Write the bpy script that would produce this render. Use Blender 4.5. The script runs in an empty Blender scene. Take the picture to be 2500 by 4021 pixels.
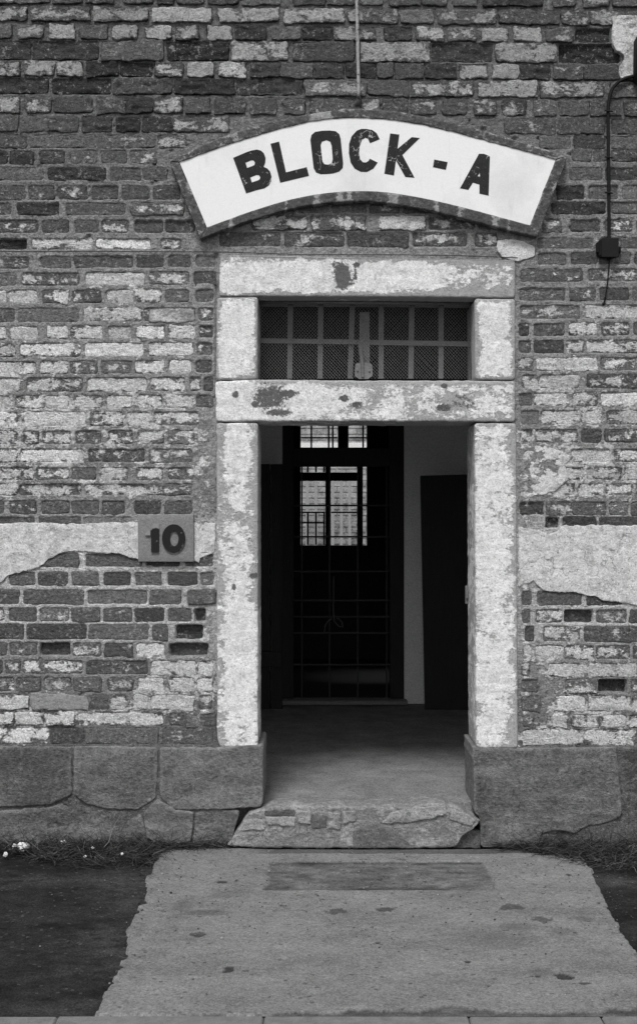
import bpy, bmesh, math, random
import numpy as np
from mathutils import Vector

# ------------------------------------------------------------------ camera, sky, sun, exposure
scene = bpy.context.scene
S = 0.0013            # metres per photo pixel on the wall plane
D = 6.5               # camera to wall
H = 1.716             # eye height
CX, CY = 1250.0, 2010.5

cam_d = bpy.data.cameras.new("camera")
cam = bpy.data.objects.new("camera", cam_d)
scene.collection.objects.link(cam)
cam.location = (0, -D, H)
cam.rotation_euler = (math.radians(90), 0, 0)
cam_d.sensor_fit = 'VERTICAL'
cam_d.sensor_height = 36.0
cam_d.lens = 36.0 * D / (4021 * S)
cam_d.clip_start = 0.05
cam_d.clip_end = 500
scene.camera = cam

SUN_EL, SUN_AZ = 56.0, 14.0     # soft overcast sun, up and a little to the left behind the camera
world = bpy.data.worlds.new("World")
scene.world = world
world.use_nodes = True
wn, wl = world.node_tree.nodes, world.node_tree.links
wn.clear()
w_out = wn.new("ShaderNodeOutputWorld")
w_bg = wn.new("ShaderNodeBackground")
w_sky = wn.new("ShaderNodeTexSky")
w_sky.sky_type = 'NISHITA'
w_sky.sun_disc = False
w_sky.sun_elevation = math.radians(SUN_EL)
w_sky.sun_rotation = math.radians(180 + SUN_AZ)
w_bw = wn.new("ShaderNodeRGBToBW")        # black and white film
wl.new(w_sky.outputs[0], w_bw.inputs[0])
wl.new(w_bw.outputs[0], w_bg.inputs[0])
w_bg.inputs[1].default_value = 0.12
wl.new(w_bg.outputs[0], w_out.inputs[0])

sun_d = bpy.data.lights.new("sun", 'SUN')
sun_d.energy = 1.5
sun_d.angle = math.radians(16)
sun_d.color = (1, 1, 1)
sun = bpy.data.objects.new("sun", sun_d)
scene.collection.objects.link(sun)
_e, _a = math.radians(SUN_EL), math.radians(SUN_AZ)
to_sun = Vector((-math.sin(_a) * math.cos(_e), -math.cos(_a) * math.cos(_e), math.sin(_e)))
sun.rotation_euler = to_sun.to_track_quat('Z', 'Y').to_euler()
sun.location = (0, -10, 12)

scene.view_settings.view_transform = 'Standard'
scene.view_settings.look = 'None'
scene.view_settings.gamma = 1.0
scene.view_settings.use_curve_mapping = False
scene.view_settings.exposure = 0.72

rng = np.random.default_rng(7)
random.seed(7)
COL = scene.collection.objects


# ------------------------------------------------------------------ helpers
def W(px, py, Y=0.0):
    """photo pixel -> point at depth Y behind the wall plane"""
    s = S * (D + Y) / D
    return ((px - CX) * s, Y, H + (CY - py) * s)


def G(px, py, h=0.0):
    """photo pixel -> point on a level surface of height h"""
    f = (H - h) / ((py - CY) * S)
    return ((px - CX) * S * f, D * f - D, h)


def _hash(ix, iy, seed):
    v = np.sin(ix * 127.1 + iy * 311.7 + seed * 74.7) * 43758.5453
    return v - np.floor(v)


def vnoise(x, y, seed=0):
    x = np.asarray(x, float); y = np.asarray(y, float)
    ix, iy = np.floor(x), np.floor(y)
    fx, fy = x - ix, y - iy
    fx = fx * fx * (3 - 2 * fx); fy = fy * fy * (3 - 2 * fy)
    a, b = _hash(ix, iy, seed), _hash(ix + 1, iy, seed)
    c, d = _hash(ix, iy + 1, seed), _hash(ix + 1, iy + 1, seed)
    return (a * (1 - fx) + b * fx) * (1 - fy) + (c * (1 - fx) + d * fx) * fy


def fbm(x, y, seed=0, octv=4):
    """about -1..1"""
    t, amp, tot = 0, 1.0, 0
    for k in range(octv):
        t = t + amp * (vnoise(x * 2 ** k, y * 2 ** k, seed + k * 13) - 0.5) * 2
        tot += amp; amp *= 0.55
    return t / tot


def mesh_from(name, verts, faces, attrs=None, smooth=True):
    me = bpy.data.meshes.new(name)
    verts = np.asarray(verts, np.float32)
    faces = np.asarray(faces, np.int32)
    n, k = faces.shape
    me.vertices.add(len(verts)); me.vertices.foreach_set("co", verts.ravel())
    me.loops.add(n * k); me.loops.foreach_set("vertex_index", faces.ravel())
    me.polygons.add(n)
    me.polygons.foreach_set("loop_start", np.arange(0, n * k, k, dtype=np.int32))
    me.polygons.foreach_set("loop_total", np.full(n, k, np.int32))
    me.polygons.foreach_set("use_smooth", np.full(n, smooth, bool))
    for key, val in (attrs or {}).items():
        a = me.attributes.new(key, 'FLOAT', 'POINT')
        a.data.foreach_set("value", np.broadcast_to(np.asarray(val, np.float32), (len(verts),)).copy())
    me.update(calc_edges=True)
    return me


def link(name, me, mat, parent=None, loc=None):
    o = bpy.data.objects.new(name, me)
    COL.link(o)
    if mat is not None and len(me.materials) == 0:
        me.materials.append(mat)
    if loc is not None:
        o.location = loc
    if parent is not None:
        o.parent = parent
        if loc is not None:
            o.location = Vector(loc) - parent.location
        else:
            o.location = -parent.location
    return o


def thing(name, label, cat, loc=(0, 0, 0), group=None):
    o = bpy.data.objects.new(name, None)
    o.empty_display_size = 0.1
    COL.link(o)
    o.location = loc
    o['label'] = label; o['category'] = cat
    if group:
        o['group'] = group
    return o


def tag(o, label=None, cat=None, group=None, kind=None):
    if label: o['label'] = label
    if cat: o['category'] = cat
    if group: o['group'] = group
    if kind: o['kind'] = kind
    return o


def centred(verts):
    v = np.asarray(verts, float)
    c = (v.min(0) + v.max(0)) / 2
    return v - c, c


def polyline(pts, t):
    pts = np.asarray(pts, float)
    seg = np.hypot(*(pts[1:] - pts[:-1]).T)
    s = np.concatenate([[0], np.cumsum(seg)]); s /= s[-1]
    return np.stack([np.interp(t, s, pts[:, 0]), np.interp(t, s, pts[:, 1])], -1)


def axis(L, b, res):
    b = min(b, L * 0.3)
    n = max(1, int(math.ceil((L - 2 * b) / res)))
    a = np.concatenate([[0, 0.3 * b], b + (L - 2 * b) * np.arange(n + 1) / n, [L - 0.3 * b, L]])
    return a


_seed = [0]


def slab_geo(top, bot, yf, depth, res=0.03, bevel=0.005, rough=0.0015, jit=0.003, corner=0.012,
             freq=22.0, paint=0.0, tone=0.1, sides=False, tilt=(0, 0), spots=None, wash=1.0):
    """block whose front outline runs between two pixel polylines (top/bottom, or left/right when sides)"""
    _seed[0] += 1
    sd = _seed[0] * 3.17
    k = S * (D + yf) / D
    lt = np.hypot(*(np.asarray(top[0], float) - top[-1])) * k
    lb = np.hypot(*(np.asarray(bot[0], float) - bot[-1])) * k
    L = max(lt, lb)
    Hh = 0.5 * (np.hypot(*(np.asarray(top[0], float) - bot[0])) + np.hypot(*(np.asarray(top[-1], float) - bot[-1]))) * k
    Hh = max(Hh, np.abs(polyline(top, np.array([.5])) - polyline(bot, np.array([.5]))).max() * k)
    A, B = axis(L, bevel, res), axis(Hh, bevel, res)
    na, nb = len(A), len(B)
    U, V = np.meshgrid(A, B)
    du, dv = np.minimum(U, L - U), np.minimum(V, Hh - V)
    r = min(corner, L * .45, Hh * .45)
    a, b = np.maximum(r - du, 0), np.maximum(r - dv, 0)
    ln, m = np.hypot(a, b), np.maximum(a, b)
    sc = np.where((a > 0) & (b > 0), m / np.maximum(ln, 1e-9), 1)
    U2 = np.where(U < L / 2, U + (a - a * sc), U - (a - a * sc))
    V2 = np.where(V < Hh / 2, V + (b - b * sc), V - (b - b * sc))
    u, v = (U2 / L).ravel(), (V2 / Hh).ravel()
    P = polyline(top, u) * (1 - v)[:, None] + polyline(bot, u) * v[:, None]
    x = (P[:, 0] - CX) * k
    z = H + (CY - P[:, 1]) * k
    d = np.minimum(du, dv).ravel()
    bv = min(bevel, L * .3, Hh * .3)
    e = 1 - np.minimum(d / bv, 1)
    y = yf + bv * (1 - np.sqrt(np.maximum(1 - e * e, 0))) + rough * fbm(x * freq + sd, z * freq * 2.4, sd) * (0.4 + 0.6 * np.minimum(d / bv, 1))
    y = y + tilt[0] * (u - .5) + tilt[1] * (v - .5)
    xj = x + jit * fbm(x * 30 + sd, z * 30, sd + 5, 4)
    zj = z + jit * fbm(x * 34 - sd, z * 34, sd + 9, 4)
    front = np.stack([xj, y, zj], -1)
    idx = np.arange(na * nb).reshape(nb, na)
    f = np.stack([idx[:-1, :-1], idx[1:, :-1], idx[1:, 1:], idx[:-1, 1:]], -1).reshape(-1, 4)
    loop = np.concatenate([idx[0, :-1], idx[:-1, -1], idx[-1, :0:-1], idx[:0:-1, 0]])
    nl = len(loop)
    back = front[loop].copy(); back[:, 1] = yf + depth
    n0 = len(front)
    bi = n0 + np.arange(nl)
    side = np.stack([loop, np.roll(loop, -1), np.roll(bi, -1), bi], -1)
    c = len(front) + nl
    verts = np.concatenate([front, back])
    faces = np.concatenate([f, side])
    # winding: front must face -Y
    p = verts[faces[0]]
    nrm = np.cross(p[1] - p[0], p[2] - p[0])
    if nrm[1] > 0:
        faces = faces[:, ::-1]
    edge = np.concatenate([np.minimum(d / 0.022, 1), np.zeros(nl)])
    n = len(verts)
    pv = paint(verts[:, 0] / k + CX, CY - (verts[:, 2] - H) / k) if callable(paint) else np.full(n, paint)
    at = dict(paint=pv, tone=np.full(n, tone), edge=edge, wash=np.full(n, wash))
    if spots:
        dk = np.zeros(n)
        vx, vy = verts[:, 0] / k + CX, CY - (verts[:, 2] - H) / k
        for (sx, sy, rx, ry, w) in spots:
            dk = np.maximum(dk, w * np.clip(1.5 - np.hypot((vx - sx) / rx, (vy - sy) / ry), 0, 1))
        at['dark'] = dk
    return verts, faces, at


def slab(name, mat, parent, *a, **k):
    v, f, at = slab_geo(*a, **k)
    v, c = centred(v)
    return link(name, mesh_from(name, v, f, at), mat, parent, c)


def box_mesh(name, x0, x1, y0, y1, z0, z1, bevel=0.004):
    bm = bmesh.new()
    bmesh.ops.create_cube(bm, size=1)
    for v in bm.verts:
        v.co = (v.co.x * (x1 - x0), v.co.y * (y1 - y0), v.co.z * (z1 - z0))
    if bevel > 0:
        bmesh.ops.bevel(bm, geom=bm.edges[:], offset=min(bevel, .3 * min(x1 - x0, y1 - y0, z1 - z0)), segments=1, affect='EDGES')
    me = bpy.data.meshes.new(name)
    bm.to_mesh(me); bm.free()
    return me


def box(name, x0, x1, y0, y1, z0, z1, mat, parent=None, bevel=0.004):
    return link(name, box_mesh(name, x0, x1, y0, y1, z0, z1, bevel), mat, parent,
                ((x0 + x1) / 2, (y0 + y1) / 2, (z0 + z1) / 2))


def pbox(name, px0, px1, py0, py1, Y, thick, mat, parent=None, bevel=0.003):
    a, b = W(px0, py1, Y), W(px1, py0, Y)
    return box(name, a[0], b[0], Y, Y + thick, a[2], b[2], mat, parent, bevel)


def tube(name, pts, r, mat, parent=None, n=8, cap=True):
    pts = [Vector(p) for p in pts]
    rr = r if hasattr(r, '__len__') else [r] * len(pts)
    verts, faces = [], []
    prev = None
    for i, p in enumerate(pts):
        d = (pts[min(i + 1, len(pts) - 1)] - pts[max(i - 1, 0)]).normalized()
        ref = prev if prev is not None else (Vector((0, 1, 0)) if abs(d.y) < .9 else Vector((1, 0, 0)))
        s = (ref - d * ref.dot(d)).normalized(); prev = s
        t = d.cross(s)
        for k in range(n):
            an = 2 * math.pi * k / n
            verts.append(p + (s * math.cos(an) + t * math.sin(an)) * rr[i])
    for i in range(len(pts) - 1):
        for k in range(n):
            a, b = i * n + k, i * n + (k + 1) % n
            faces.append((a, b, b + n, a + n))
    me = bpy.data.meshes.new(name)
    if cap:
        faces.append(tuple(range(n - 1, -1, -1)))
        faces.append(tuple(range((len(pts) - 1) * n, len(pts) * n)))
    c = sum(pts, Vector()) / len(pts)
    me.from_pydata([v - c for v in verts], [], faces)
    for p in me.polygons:
        p.use_smooth = True
    return link(name, me, mat, parent, c)


def poly_mesh(name, loops, Y, ext, bevel=0.0):
    """flat shape (pixel loops, first outer then holes) at depth Y with real thickness"""
    cu = bpy.data.curves.new(name, 'CURVE')
    cu.dimensions = '2D'; cu.fill_mode = 'BOTH'; cu.extrude = ext / 2
    cu.bevel_depth = bevel; cu.bevel_resolution = 1
    allp = [W(x, y, Y) for x, y in loops[0]]
    c = Vector((sum(p[0] for p in allp) / len(allp), Y + ext / 2, sum(p[2] for p in allp) / len(allp)))
    for lp in loops:
        sp = cu.splines.new('POLY')
        sp.points.add(len(lp) - 1)
        for q, (x, y) in zip(sp.points, lp):
            w = W(x, y, Y)
            q.co = (w[0] - c.x, w[2] - c.z, 0, 1)
        sp.use_cyclic_u = True
    tmp = bpy.data.objects.new("tmp", cu)
    COL.link(tmp)
    dg = bpy.context.evaluated_depsgraph_get()
    me = bpy.data.meshes.new_from_object(tmp.evaluated_get(dg))
    bpy.data.objects.remove(tmp); bpy.data.curves.remove(cu)
    me.name = name
    co = np.empty(len(me.vertices) * 3, np.float32); me.vertices.foreach_get("co", co)
    co = co.reshape(-1, 3)
    co = np.stack([co[:, 0], -co[:, 2], co[:, 1]], -1)
    me.vertices.foreach_set("co", co.ravel()); me.update()
    return me, c


def shape(name, loops, Y, ext, mat, parent=None, bevel=0.0):
    me, c = poly_mesh(name, loops, Y, ext, bevel)
    return link(name, me, mat, parent, c)


def smooth_loop(pts, it=2):
    p = np.asarray(pts, float)
    for _ in range(it):
        q = np.roll(p, -1, 0)
        p = np.stack([.75 * p + .25 * q, .25 * p + .75 * q], 1).reshape(-1, 2)
    return [tuple(a) for a in p]


# ------------------------------------------------------------------ materials
class NT:
    def __init__(self, name, rough=0.9, spec=0.25):
        self.m = bpy.data.materials.new(name); self.m.use_nodes = True
        self.n, self.l = self.m.node_tree.nodes, self.m.node_tree.links
        self.b = self.n["Principled BSDF"]
        self.b.inputs["Roughness"].default_value = rough
        self.b.inputs["Specular IOR Level"].default_value = spec
        g = self.n.new("ShaderNodeNewGeometry")
        self.pos = g.outputs["Position"]

    def _in(self, s, v):
        if hasattr(v, 'is_linked') or isinstance(v, bpy.types.NodeSocket):
            self.l.new(v, s)
        else:
            s.default_value = v

    def noise(self, scale, detail=4, rough=0.6, vec=None, stretch=None, dist=0.0):
        v = vec or self.pos
        if stretch:
            mp = self.n.new("ShaderNodeVectorMath"); mp.operation = 'MULTIPLY'
            self.l.new(v, mp.inputs[0]); mp.inputs[1].default_value = stretch
            v = mp.outputs[0]
        t = self.n.new("ShaderNodeTexNoise")
        self.l.new(v, t.inputs["Vector"])
        t.inputs["Scale"].default_value = scale; t.inputs["Detail"].default_value = detail
        t.inputs["Roughness"].default_value = rough; t.inputs["Distortion"].default_value = dist
        return t.outputs[0]

    def voro(self, scale, feature='F1'):
        t = self.n.new("ShaderNodeTexVoronoi"); t.feature = feature
        self.l.new(self.pos, t.inputs["Vector"]); t.inputs["Scale"].default_value = scale
        return t.outputs["Distance"]

    def grit(self, scale):
        v = self.n.new("ShaderNodeVectorMath"); v.operation = 'SCALE'
        self.l.new(self.pos, v.inputs[0]); v.inputs[3].default_value = scale
        f = self.n.new("ShaderNodeVectorMath"); f.operation = 'FLOOR'
        self.l.new(v.outputs[0], f.inputs[0])
        w = self.n.new("ShaderNodeTexWhiteNoise"); w.noise_dimensions = '3D'
        self.l.new(f.outputs[0], w.inputs[0])
        return w.outputs[0]

    def cracks(self, scale, width, keep=.5):
        nz = self.n.new("ShaderNodeTexNoise"); nz.inputs["Scale"].default_value = scale * 2.5; nz.inputs["Detail"].default_value = 6
        self.l.new(self.pos, nz.inputs["Vector"])
        sc = self.n.new("ShaderNodeVectorMath"); sc.operation = 'SCALE'; sc.inputs[3].default_value = .9 / scale
        self.l.new(nz.outputs[1], sc.inputs[0])
        ad = self.n.new("ShaderNodeVectorMath"); ad.operation = 'ADD'
        self.l.new(self.pos, ad.inputs[0]); self.l.new(sc.outputs[0], ad.inputs[1])
        v = self.n.new("ShaderNodeTexVoronoi"); v.feature = 'DISTANCE_TO_EDGE'
        v.inputs["Scale"].default_value = scale; self.l.new(ad.outputs[0], v.inputs["Vector"])
        line = self.mr(v.outputs["Distance"], width * scale * .4, width * scale, 1, 0)
        sel = self.mr(self.noise(scale * .7, 3, .6), keep - .03, keep + .03)
        return self.math('MULTIPLY', line, sel)

    def attr(self, name):
        a = self.n.new("ShaderNodeAttribute"); a.attribute_name = name
        return a.outputs["Fac"]

    def math(self, op, a, b=0.0, clamp=False):
        m = self.n.new("ShaderNodeMath"); m.operation = op; m.use_clamp = clamp
        self._in(m.inputs[0], a); self._in(m.inputs[1], b)
        return m.outputs[0]

    def mr(self, v, a, b, c=0.0, d=1.0, smooth=False):
        m = self.n.new("ShaderNodeMapRange"); m.clamp = True
        if smooth: m.interpolation_type = 'SMOOTHSTEP'
        self._in(m.inputs[0], v)
        for i, q in enumerate((a, b, c, d)):
            self._in(m.inputs[i + 1], q)
        return m.outputs[0]

    def mix(self, f, a, b):
        m = self.n.new("ShaderNodeMix"); m.data_type = 'FLOAT'
        self._in(m.inputs[0], f); self._in(m.inputs[2], a); self._in(m.inputs[3], b)
        return m.outputs[0]

    def axis(self, i):
        s = self.n.new("ShaderNodeSeparateXYZ"); self.l.new(self.pos, s.inputs[0])
        return s.outputs[i]

    def out(self, val, bump=None, dist=0.002, strength=1.0):
        c = self.n.new("ShaderNodeCombineColor")
        v = self.math('MAXIMUM', val, 0.004)
        for i in range(3):
            self.l.new(v, c.inputs[i])
        self.l.new(c.outputs[0], self.b.inputs["Base Color"])
        if bump is not None:
            b = self.n.new("ShaderNodeBump")
            b.inputs["Distance"].default_value = dist; b.inputs["Strength"].default_value = strength
            self.l.new(bump, b.inputs["Height"]); self.l.new(b.outputs[0], self.b.inputs["Normal"])
        return self.m


def mat_weathered(name, paint_tone=0.62, base_var=0.9, grain=0.5, chip_scale=9.0, sharp=9.0, edge_w=0.25, bump=0.0025, dirt=0.35, spots=False, fine=.32, crack=0.0, flecks=0.0):
    """masonry under flaking limewash: paint amount / own tone / edge come from the mesh"""
    t = NT(name)
    n1 = t.noise(chip_scale, 10, 0.72, stretch=(1, 1, 1.5), dist=0.25)
    n2 = t.noise(42, 8, 0.72, stretch=(1, 1, 1.35))
    n3 = t.noise(165, 3, 0.8)
    n4 = t.noise(3.1, 3, 0.5)
    paint, tone, edge = t.attr("paint"), t.attr("tone"), t.attr("edge")
    N = t.math('ADD', t.math('MULTIPLY', n1, 1 - fine), t.math('MULTIPLY', n2, fine))
    Nu = t.mr(N, 0.34, 0.66)
    p = t.math('ADD', paint, t.math('MULTIPLY', t.math('SUBTRACT', edge, 1.0), edge_w))
    d = t.math('ADD', Nu, t.math('SUBTRACT', p, 1.0))
    mask = t.mr(d, -0.5 / sharp, 0.5 / sharp)
    base = t.math('MULTIPLY', tone, t.mr(n2, .3, .7, 1 - base_var * .5, 1 + base_var * .5))
    base = t.math('MULTIPLY', base, t.mr(n3, .25, .75, 1 - grain * .6, 1 + grain * .6))
    # half worn film of limewash beside the solid patches
    film = t.mr(d, -0.30, 0.06, 0.0, 0.16)
    base = t.mix(film, base, 0.34)
    fl = t.math('ADD', t.noise(55, 6, .75), t.math('MULTIPLY', t.math('SUBTRACT', t.noise(7, 3, .6), .5), .35))
    fl = t.math('MULTIPLY', t.mr(fl, .585, .625), flecks)
    base = t.mix(fl, base, t.math('MULTIPLY', paint_tone, .62))
    n5 = t.noise(20, 7, 0.7, dist=0.6)
    dirty = t.math('MULTIPLY', t.mr(n5, 0.46, 0.66), t.mr(n4, .35, .65, dirt * .5, dirt))
    pt = t.math('MULTIPLY', t.math('MULTIPLY', paint_tone, t.attr('wash')), t.mr(n2, .3, .7, .78, 1.12))
    pt = t.math('MULTIPLY', pt, t.math('SUBTRACT', 1.0, dirty))
    pt = t.math('MULTIPLY', pt, t.mr(n3, .25, .75, 1 - grain * .35, 1 + grain * .3))
    col = t.mix(mask, base, pt)
    if spots:
        dk = t.math('ADD', t.mr(t.noise(55, 8, .8), .3, .7), t.math('SUBTRACT', t.attr('dark'), 1.0))
        dk = t.mr(dk, -.10, .08, 0, .97)
        col = t.mix(dk, col, t.math('MULTIPLY', .10, t.math('ADD', .5, n2)))
    g = t.math('ADD', t.math('MULTIPLY', t.grit(205), .6), t.math('MULTIPLY', t.grit(131), .4))
    col = t.math('MULTIPLY', col, t.mr(g, 0, 1, 1 - grain * .55, 1 + grain * .55))
    if crack:
        ck = t.cracks(crack, .003, .54)
        col = t.math('MULTIPLY', col, t.mr(ck, 0, 1, 1, .5))
    pits = t.mr(t.noise(130, 2, 0.5), 0.64, 0.69)
    col = t.math('MULTIPLY', col, t.math('SUBTRACT', 1.0, t.math('MULTIPLY', pits, 0.45)))
    h = t.math('ADD', t.math('MULTIPLY', n2, 1.0), t.math('MULTIPLY', n3, 0.25))
    h = t.math('ADD', h, t.math('MULTIPLY', mask, 0.28))
    h = t.math('SUBTRACT', h, t.math('MULTIPLY', pits, 0.4))
    h = t.math('ADD', h, t.math('MULTIPLY', g, .12))
    return t.out(col, h, bump)


M = {}
M['brick'] = mat_weathered('weathered_brick', paint_tone=0.75, edge_w=0.26, grain=.6, bump=0.018, dirt=.42, flecks=.5)
M['mortar'] = mat_weathered('lime_mortar', paint_tone=0.66, base_var=0.8, edge_w=0.0, grain=.6, bump=0.016, dirt=.42, flecks=.4)
M['stone'] = mat_weathered('limewashed_stone', paint_tone=0.80, base_var=0.3, grain=0.4, chip_scale=6.5, sharp=8, edge_w=0.22, bump=0.004, dirt=0.30, spots=True, fine=.36)
M['plinth'] = mat_weathered('sandstone', paint_tone=0.29, base_var=0.6, grain=0.42, chip_scale=3.2, sharp=1.3, edge_w=-0.25, bump=0.014, crack=1.1, dirt=.5)
M['threshold'] = mat_weathered('broken_concrete_step', paint_tone=0.38, base_var=0.7, grain=0.6, chip_scale=6, sharp=4, edge_w=0.0, bump=0.010)
M['plaster'] = mat_weathered('old_plaster', paint_tone=0.66, base_var=0.6, grain=0.45, chip_scale=5.0, sharp=3.0, edge_w=0.10, bump=0.005, dirt=0.45, crack=2.6)


def mat_plain(name, v, var=0.4, scale=30, rough=0.8, spec=0.3, bump=0.001, chips=0.0, chip_tone=0.4, chip_scale=40, metal=0.0, stretch=None, grit=.16, crack=None):
    t = NT(name, rough, spec)
    t.b.inputs["Metallic"].default_value = metal
    n = t.noise(scale, 5, 0.65, stretch=stretch)
    n2 = t.noise(320, 2, 0.6)
    col = t.math('MULTIPLY', v, t.math('ADD', 1 - var * .5, t.math('MULTIPLY', n, var)))
    col = t.math('MULTIPLY', col, t.mr(t.grit(185), 0, 1, 1 - grit, 1 + grit))
    h = t.math('ADD', n, t.math('MULTIPLY', n2, .3))
    if crack:
        ck = t.cracks(crack, .0018, .58)
        col = t.mix(ck, col, chip_tone)
    if chips:
        c = t.noise(chip_scale, 6, 0.7, dist=0.8)
        mk = t.mr(c, 0.68 - chips * 0.2, 0.70 - chips * 0.2)
        col = t.mix(mk, col, chip_tone)
        h = t.math('SUBTRACT', h, t.math('MULTIPLY', mk, .5))
    return t.out(col, h, bump)


t = NT('white_enamel_paint', 0.6, 0.25)
_a = t.noise(2.6, 6, .65); _b = t.noise(22, 5, .7, stretch=(1, 1, .10)); _k = t.noise(75, 4, .75)
_v = t.math('MULTIPLY', .83, t.mr(_a, .50, .72, 1, .84))
_v = t.math('MULTIPLY', _v, t.math('SUBTRACT', 1, t.math('MULTIPLY', t.mr(_b, .56, .72), .10)))
_v = t.math('MULTIPLY', _v, t.math('SUBTRACT', 1, t.math('MULTIPLY', t.mr(_k, .70, .73), .45)))
_v = t.math('MULTIPLY', _v, t.mr(t.grit(185), 0, 1, .97, 1.03))
M['sign_white'] = t.out(_v, _k, .0006)
M['sign_frame'] = mat_weathered('worn_grey_frame_paint', paint_tone=0.32, base_var=1.0, grain=.6, chip_scale=14, sharp=8, edge_w=-.22, bump=.004, dirt=.4, fine=.5)
M['letter'] = mat_plain('black_lettering', 0.032, 0.7, 20, 0.8, 0.06, 0.0006, chips=0.16, chip_tone=0.46, chip_scale=38, crack=13)
M['iron'] = mat_plain('grey_iron', 0.145, 0.6, 30, 0.7, 0.4, 0.001)
M['wire'] = mat_plain('dull_wire', 0.17, 0.5, 20, 0.6, 0.4, 0.0)
M['black_iron'] = mat_plain('black_iron', 0.05, 0.5, 30, 0.7, 0.3, 0.001)
M['rubber'] = mat_plain('black_cable_sheath', 0.014, 0.4, 30, 0.7, 0.12, 0.001)
M['pipe'] = mat_plain('pale_rusty_pipe', 0.33, 1.0, 25, 0.7, 0.3, 0.002, chips=0.6, chip_tone=0.07, chip_scale=26)
M['pipe2'] = mat_plain('pale_painted_bar', .30, .3, 20)
M['plate'] = mat_plain('grey_cast_plate', 0.215, 0.35, 90, 0.9, 0.2, 0.003)
M['dark_wood'] = mat_plain('dark_painted_wood', 0.026, 0.8, 12, 0.7, 0.3, 0.002, stretch=(6, 6, .6))
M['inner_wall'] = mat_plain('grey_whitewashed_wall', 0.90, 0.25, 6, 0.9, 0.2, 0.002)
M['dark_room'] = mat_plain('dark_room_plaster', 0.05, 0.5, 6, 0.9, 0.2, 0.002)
M['board'] = mat_plain('unlit_depth_black', 0.014, 0.5, 12, 0.8, 0.2, 0.001)  # near-black colour standing in for unlit depth, not a real board
M['paper'] = mat_plain('white_scrap', 0.75, 0.15, 30, 0.8, 0.2, 0.001)
M['rubble'] = mat_plain('grey_rubble', 0.17, 0.6, 30, 0.9, 0.2, 0.004)

t = NT('number_paint', 0.8, 0.06)
_n = t.noise(40, 6, .7, dist=.5)
_x, _z = t.axis(0), t.axis(2)
_zz = W(0, 2075)[2]; _xx = W(628, 0)[0]
_top = t.mr(t.math('ADD', _z, t.math('MULTIPLY', t.math('SUBTRACT', _n, .5), .03)), _zz - .002, _zz + .002)
_left = t.mr(_x, _xx, _xx + .004, 1, 0)
_fl = t.mr(_x, W(594, 0)[0], W(596, 0)[0], 1, 0)
_m = t.math('MULTIPLY', t.math('MAXIMUM', _top, _fl), _left)
_m2 = t.mr(_n, .63, .65)
_m = t.math('MAXIMUM', _m, t.math('MULTIPLY', _m2, .8))
M['number'] = t.out(t.mix(_m, 0.022, 0.26), _n, .001)

t = NT('asphalt', 0.9, 0.12)
_n = t.noise(2.0, 6, .65, stretch=(1, 1.5, 1)); _f = t.noise(90, 4, .8); _g = t.noise(11, 8, .72, stretch=(1, 1.4, 1))
_d = t.math('ADD', t.math('MULTIPLY', _n, .55), t.math('MULTIPLY', _g, .45))
_c = t.mr(_d, .40, .63, .011, .046)
_c = t.math('MULTIPLY', _c, t.math('ADD', .5, _f))
_sp = t.mr(t.noise(260, 1, .5), .70, .74)
_c = t.math('ADD', _c, t.math('MULTIPLY', _sp, .03))
_c = t.math('MULTIPLY', _c, t.attr('tone'))
_c = t.math('MULTIPLY', _c, t.mr(t.grit(170), 0, 1, .6, 1.4))
_st = t.mr(t.grit(83), .985, .99)
_c = t.math('ADD', _c, t.math('MULTIPLY', _st, .05))
M['asphalt'] = t.out(_c, t.math('ADD', _f, _g), .012)

t = NT('path_concrete', 0.95, 0.2)
_n = t.noise(2.2, 6, .65, stretch=(1, 2, 1)); _f = t.noise(105, 4, .85); _g = t.noise(20, 8, .72, stretch=(1, 1.3, 1))
_c = t.mr(t.math('ADD', t.math('MULTIPLY', _n, .6), t.math('MULTIPLY', _g, .4)), .34, .66, .165, .31)
_c = t.math('MULTIPLY', _c, t.mr(_f, .28, .72, .62, 1.38))
_sp = t.mr(t.noise(70, 3, .7), .66, .68)
_sw = t.mr(t.noise(85, 3, .7, stretch=(1, 1, 1.01)), .30, .32, 1, 0)
_c = t.math('MULTIPLY', _c, t.math('SUBTRACT', 1, t.math('MULTIPLY', _sp, .55)))
_c = t.math('ADD', _c, t.math('MULTIPLY', _sw, .10))
_c = t.math('MULTIPLY', _c, t.attr('tone'))
_c = t.math('MULTIPLY', _c, t.mr(t.math('ADD', t.math('MULTIPLY', t.grit(190), .6), t.math('MULTIPLY', t.grit(97), .4)), 0, 1, .68, 1.32))
_st = t.mr(t.grit(71), .985, .99)
_c = t.math('MULTIPLY', _c, t.math('SUBTRACT', 1, t.math('MULTIPLY', _st, .45)))
_ck = t.cracks(.75, .0035, .5)
_c = t.math('MULTIPLY', _c, t.math('SUBTRACT', 1, t.math('MULTIPLY', _ck, .55)))
M['concrete'] = t.out(_c, t.math('ADD', _f, _g), .008)

t = NT('kerb_concrete', 0.95, 0.2)
_f = t.noise(210, 3, .8); _g = t.noise(22, 5, .6)
M['kerb'] = t.out(t.math('MULTIPLY', t.mr(_g, .3, .7, .16, .24), t.math('ADD', .5, _f)), t.math('ADD', _f, _g), .004)

t = NT('worn_interior_floor', 0.75, 0.3)
_f = t.grit(165); _g = t.noise(5, 6, .65)
M['floor'] = t.out(t.math('MULTIPLY', t.mr(_g, .32, .68, .16, .28), t.math('ADD', .6, t.math('MULTIPLY', _f, .8))), t.math('ADD', _f, _g), .003)

t = NT('dead_grass', 0.9, 0.15)
_r = t.n.new("ShaderNodeAttribute"); _r.attribute_name = "tone"
M['grass'] = t.out(_r.outputs["Fac"])

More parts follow.
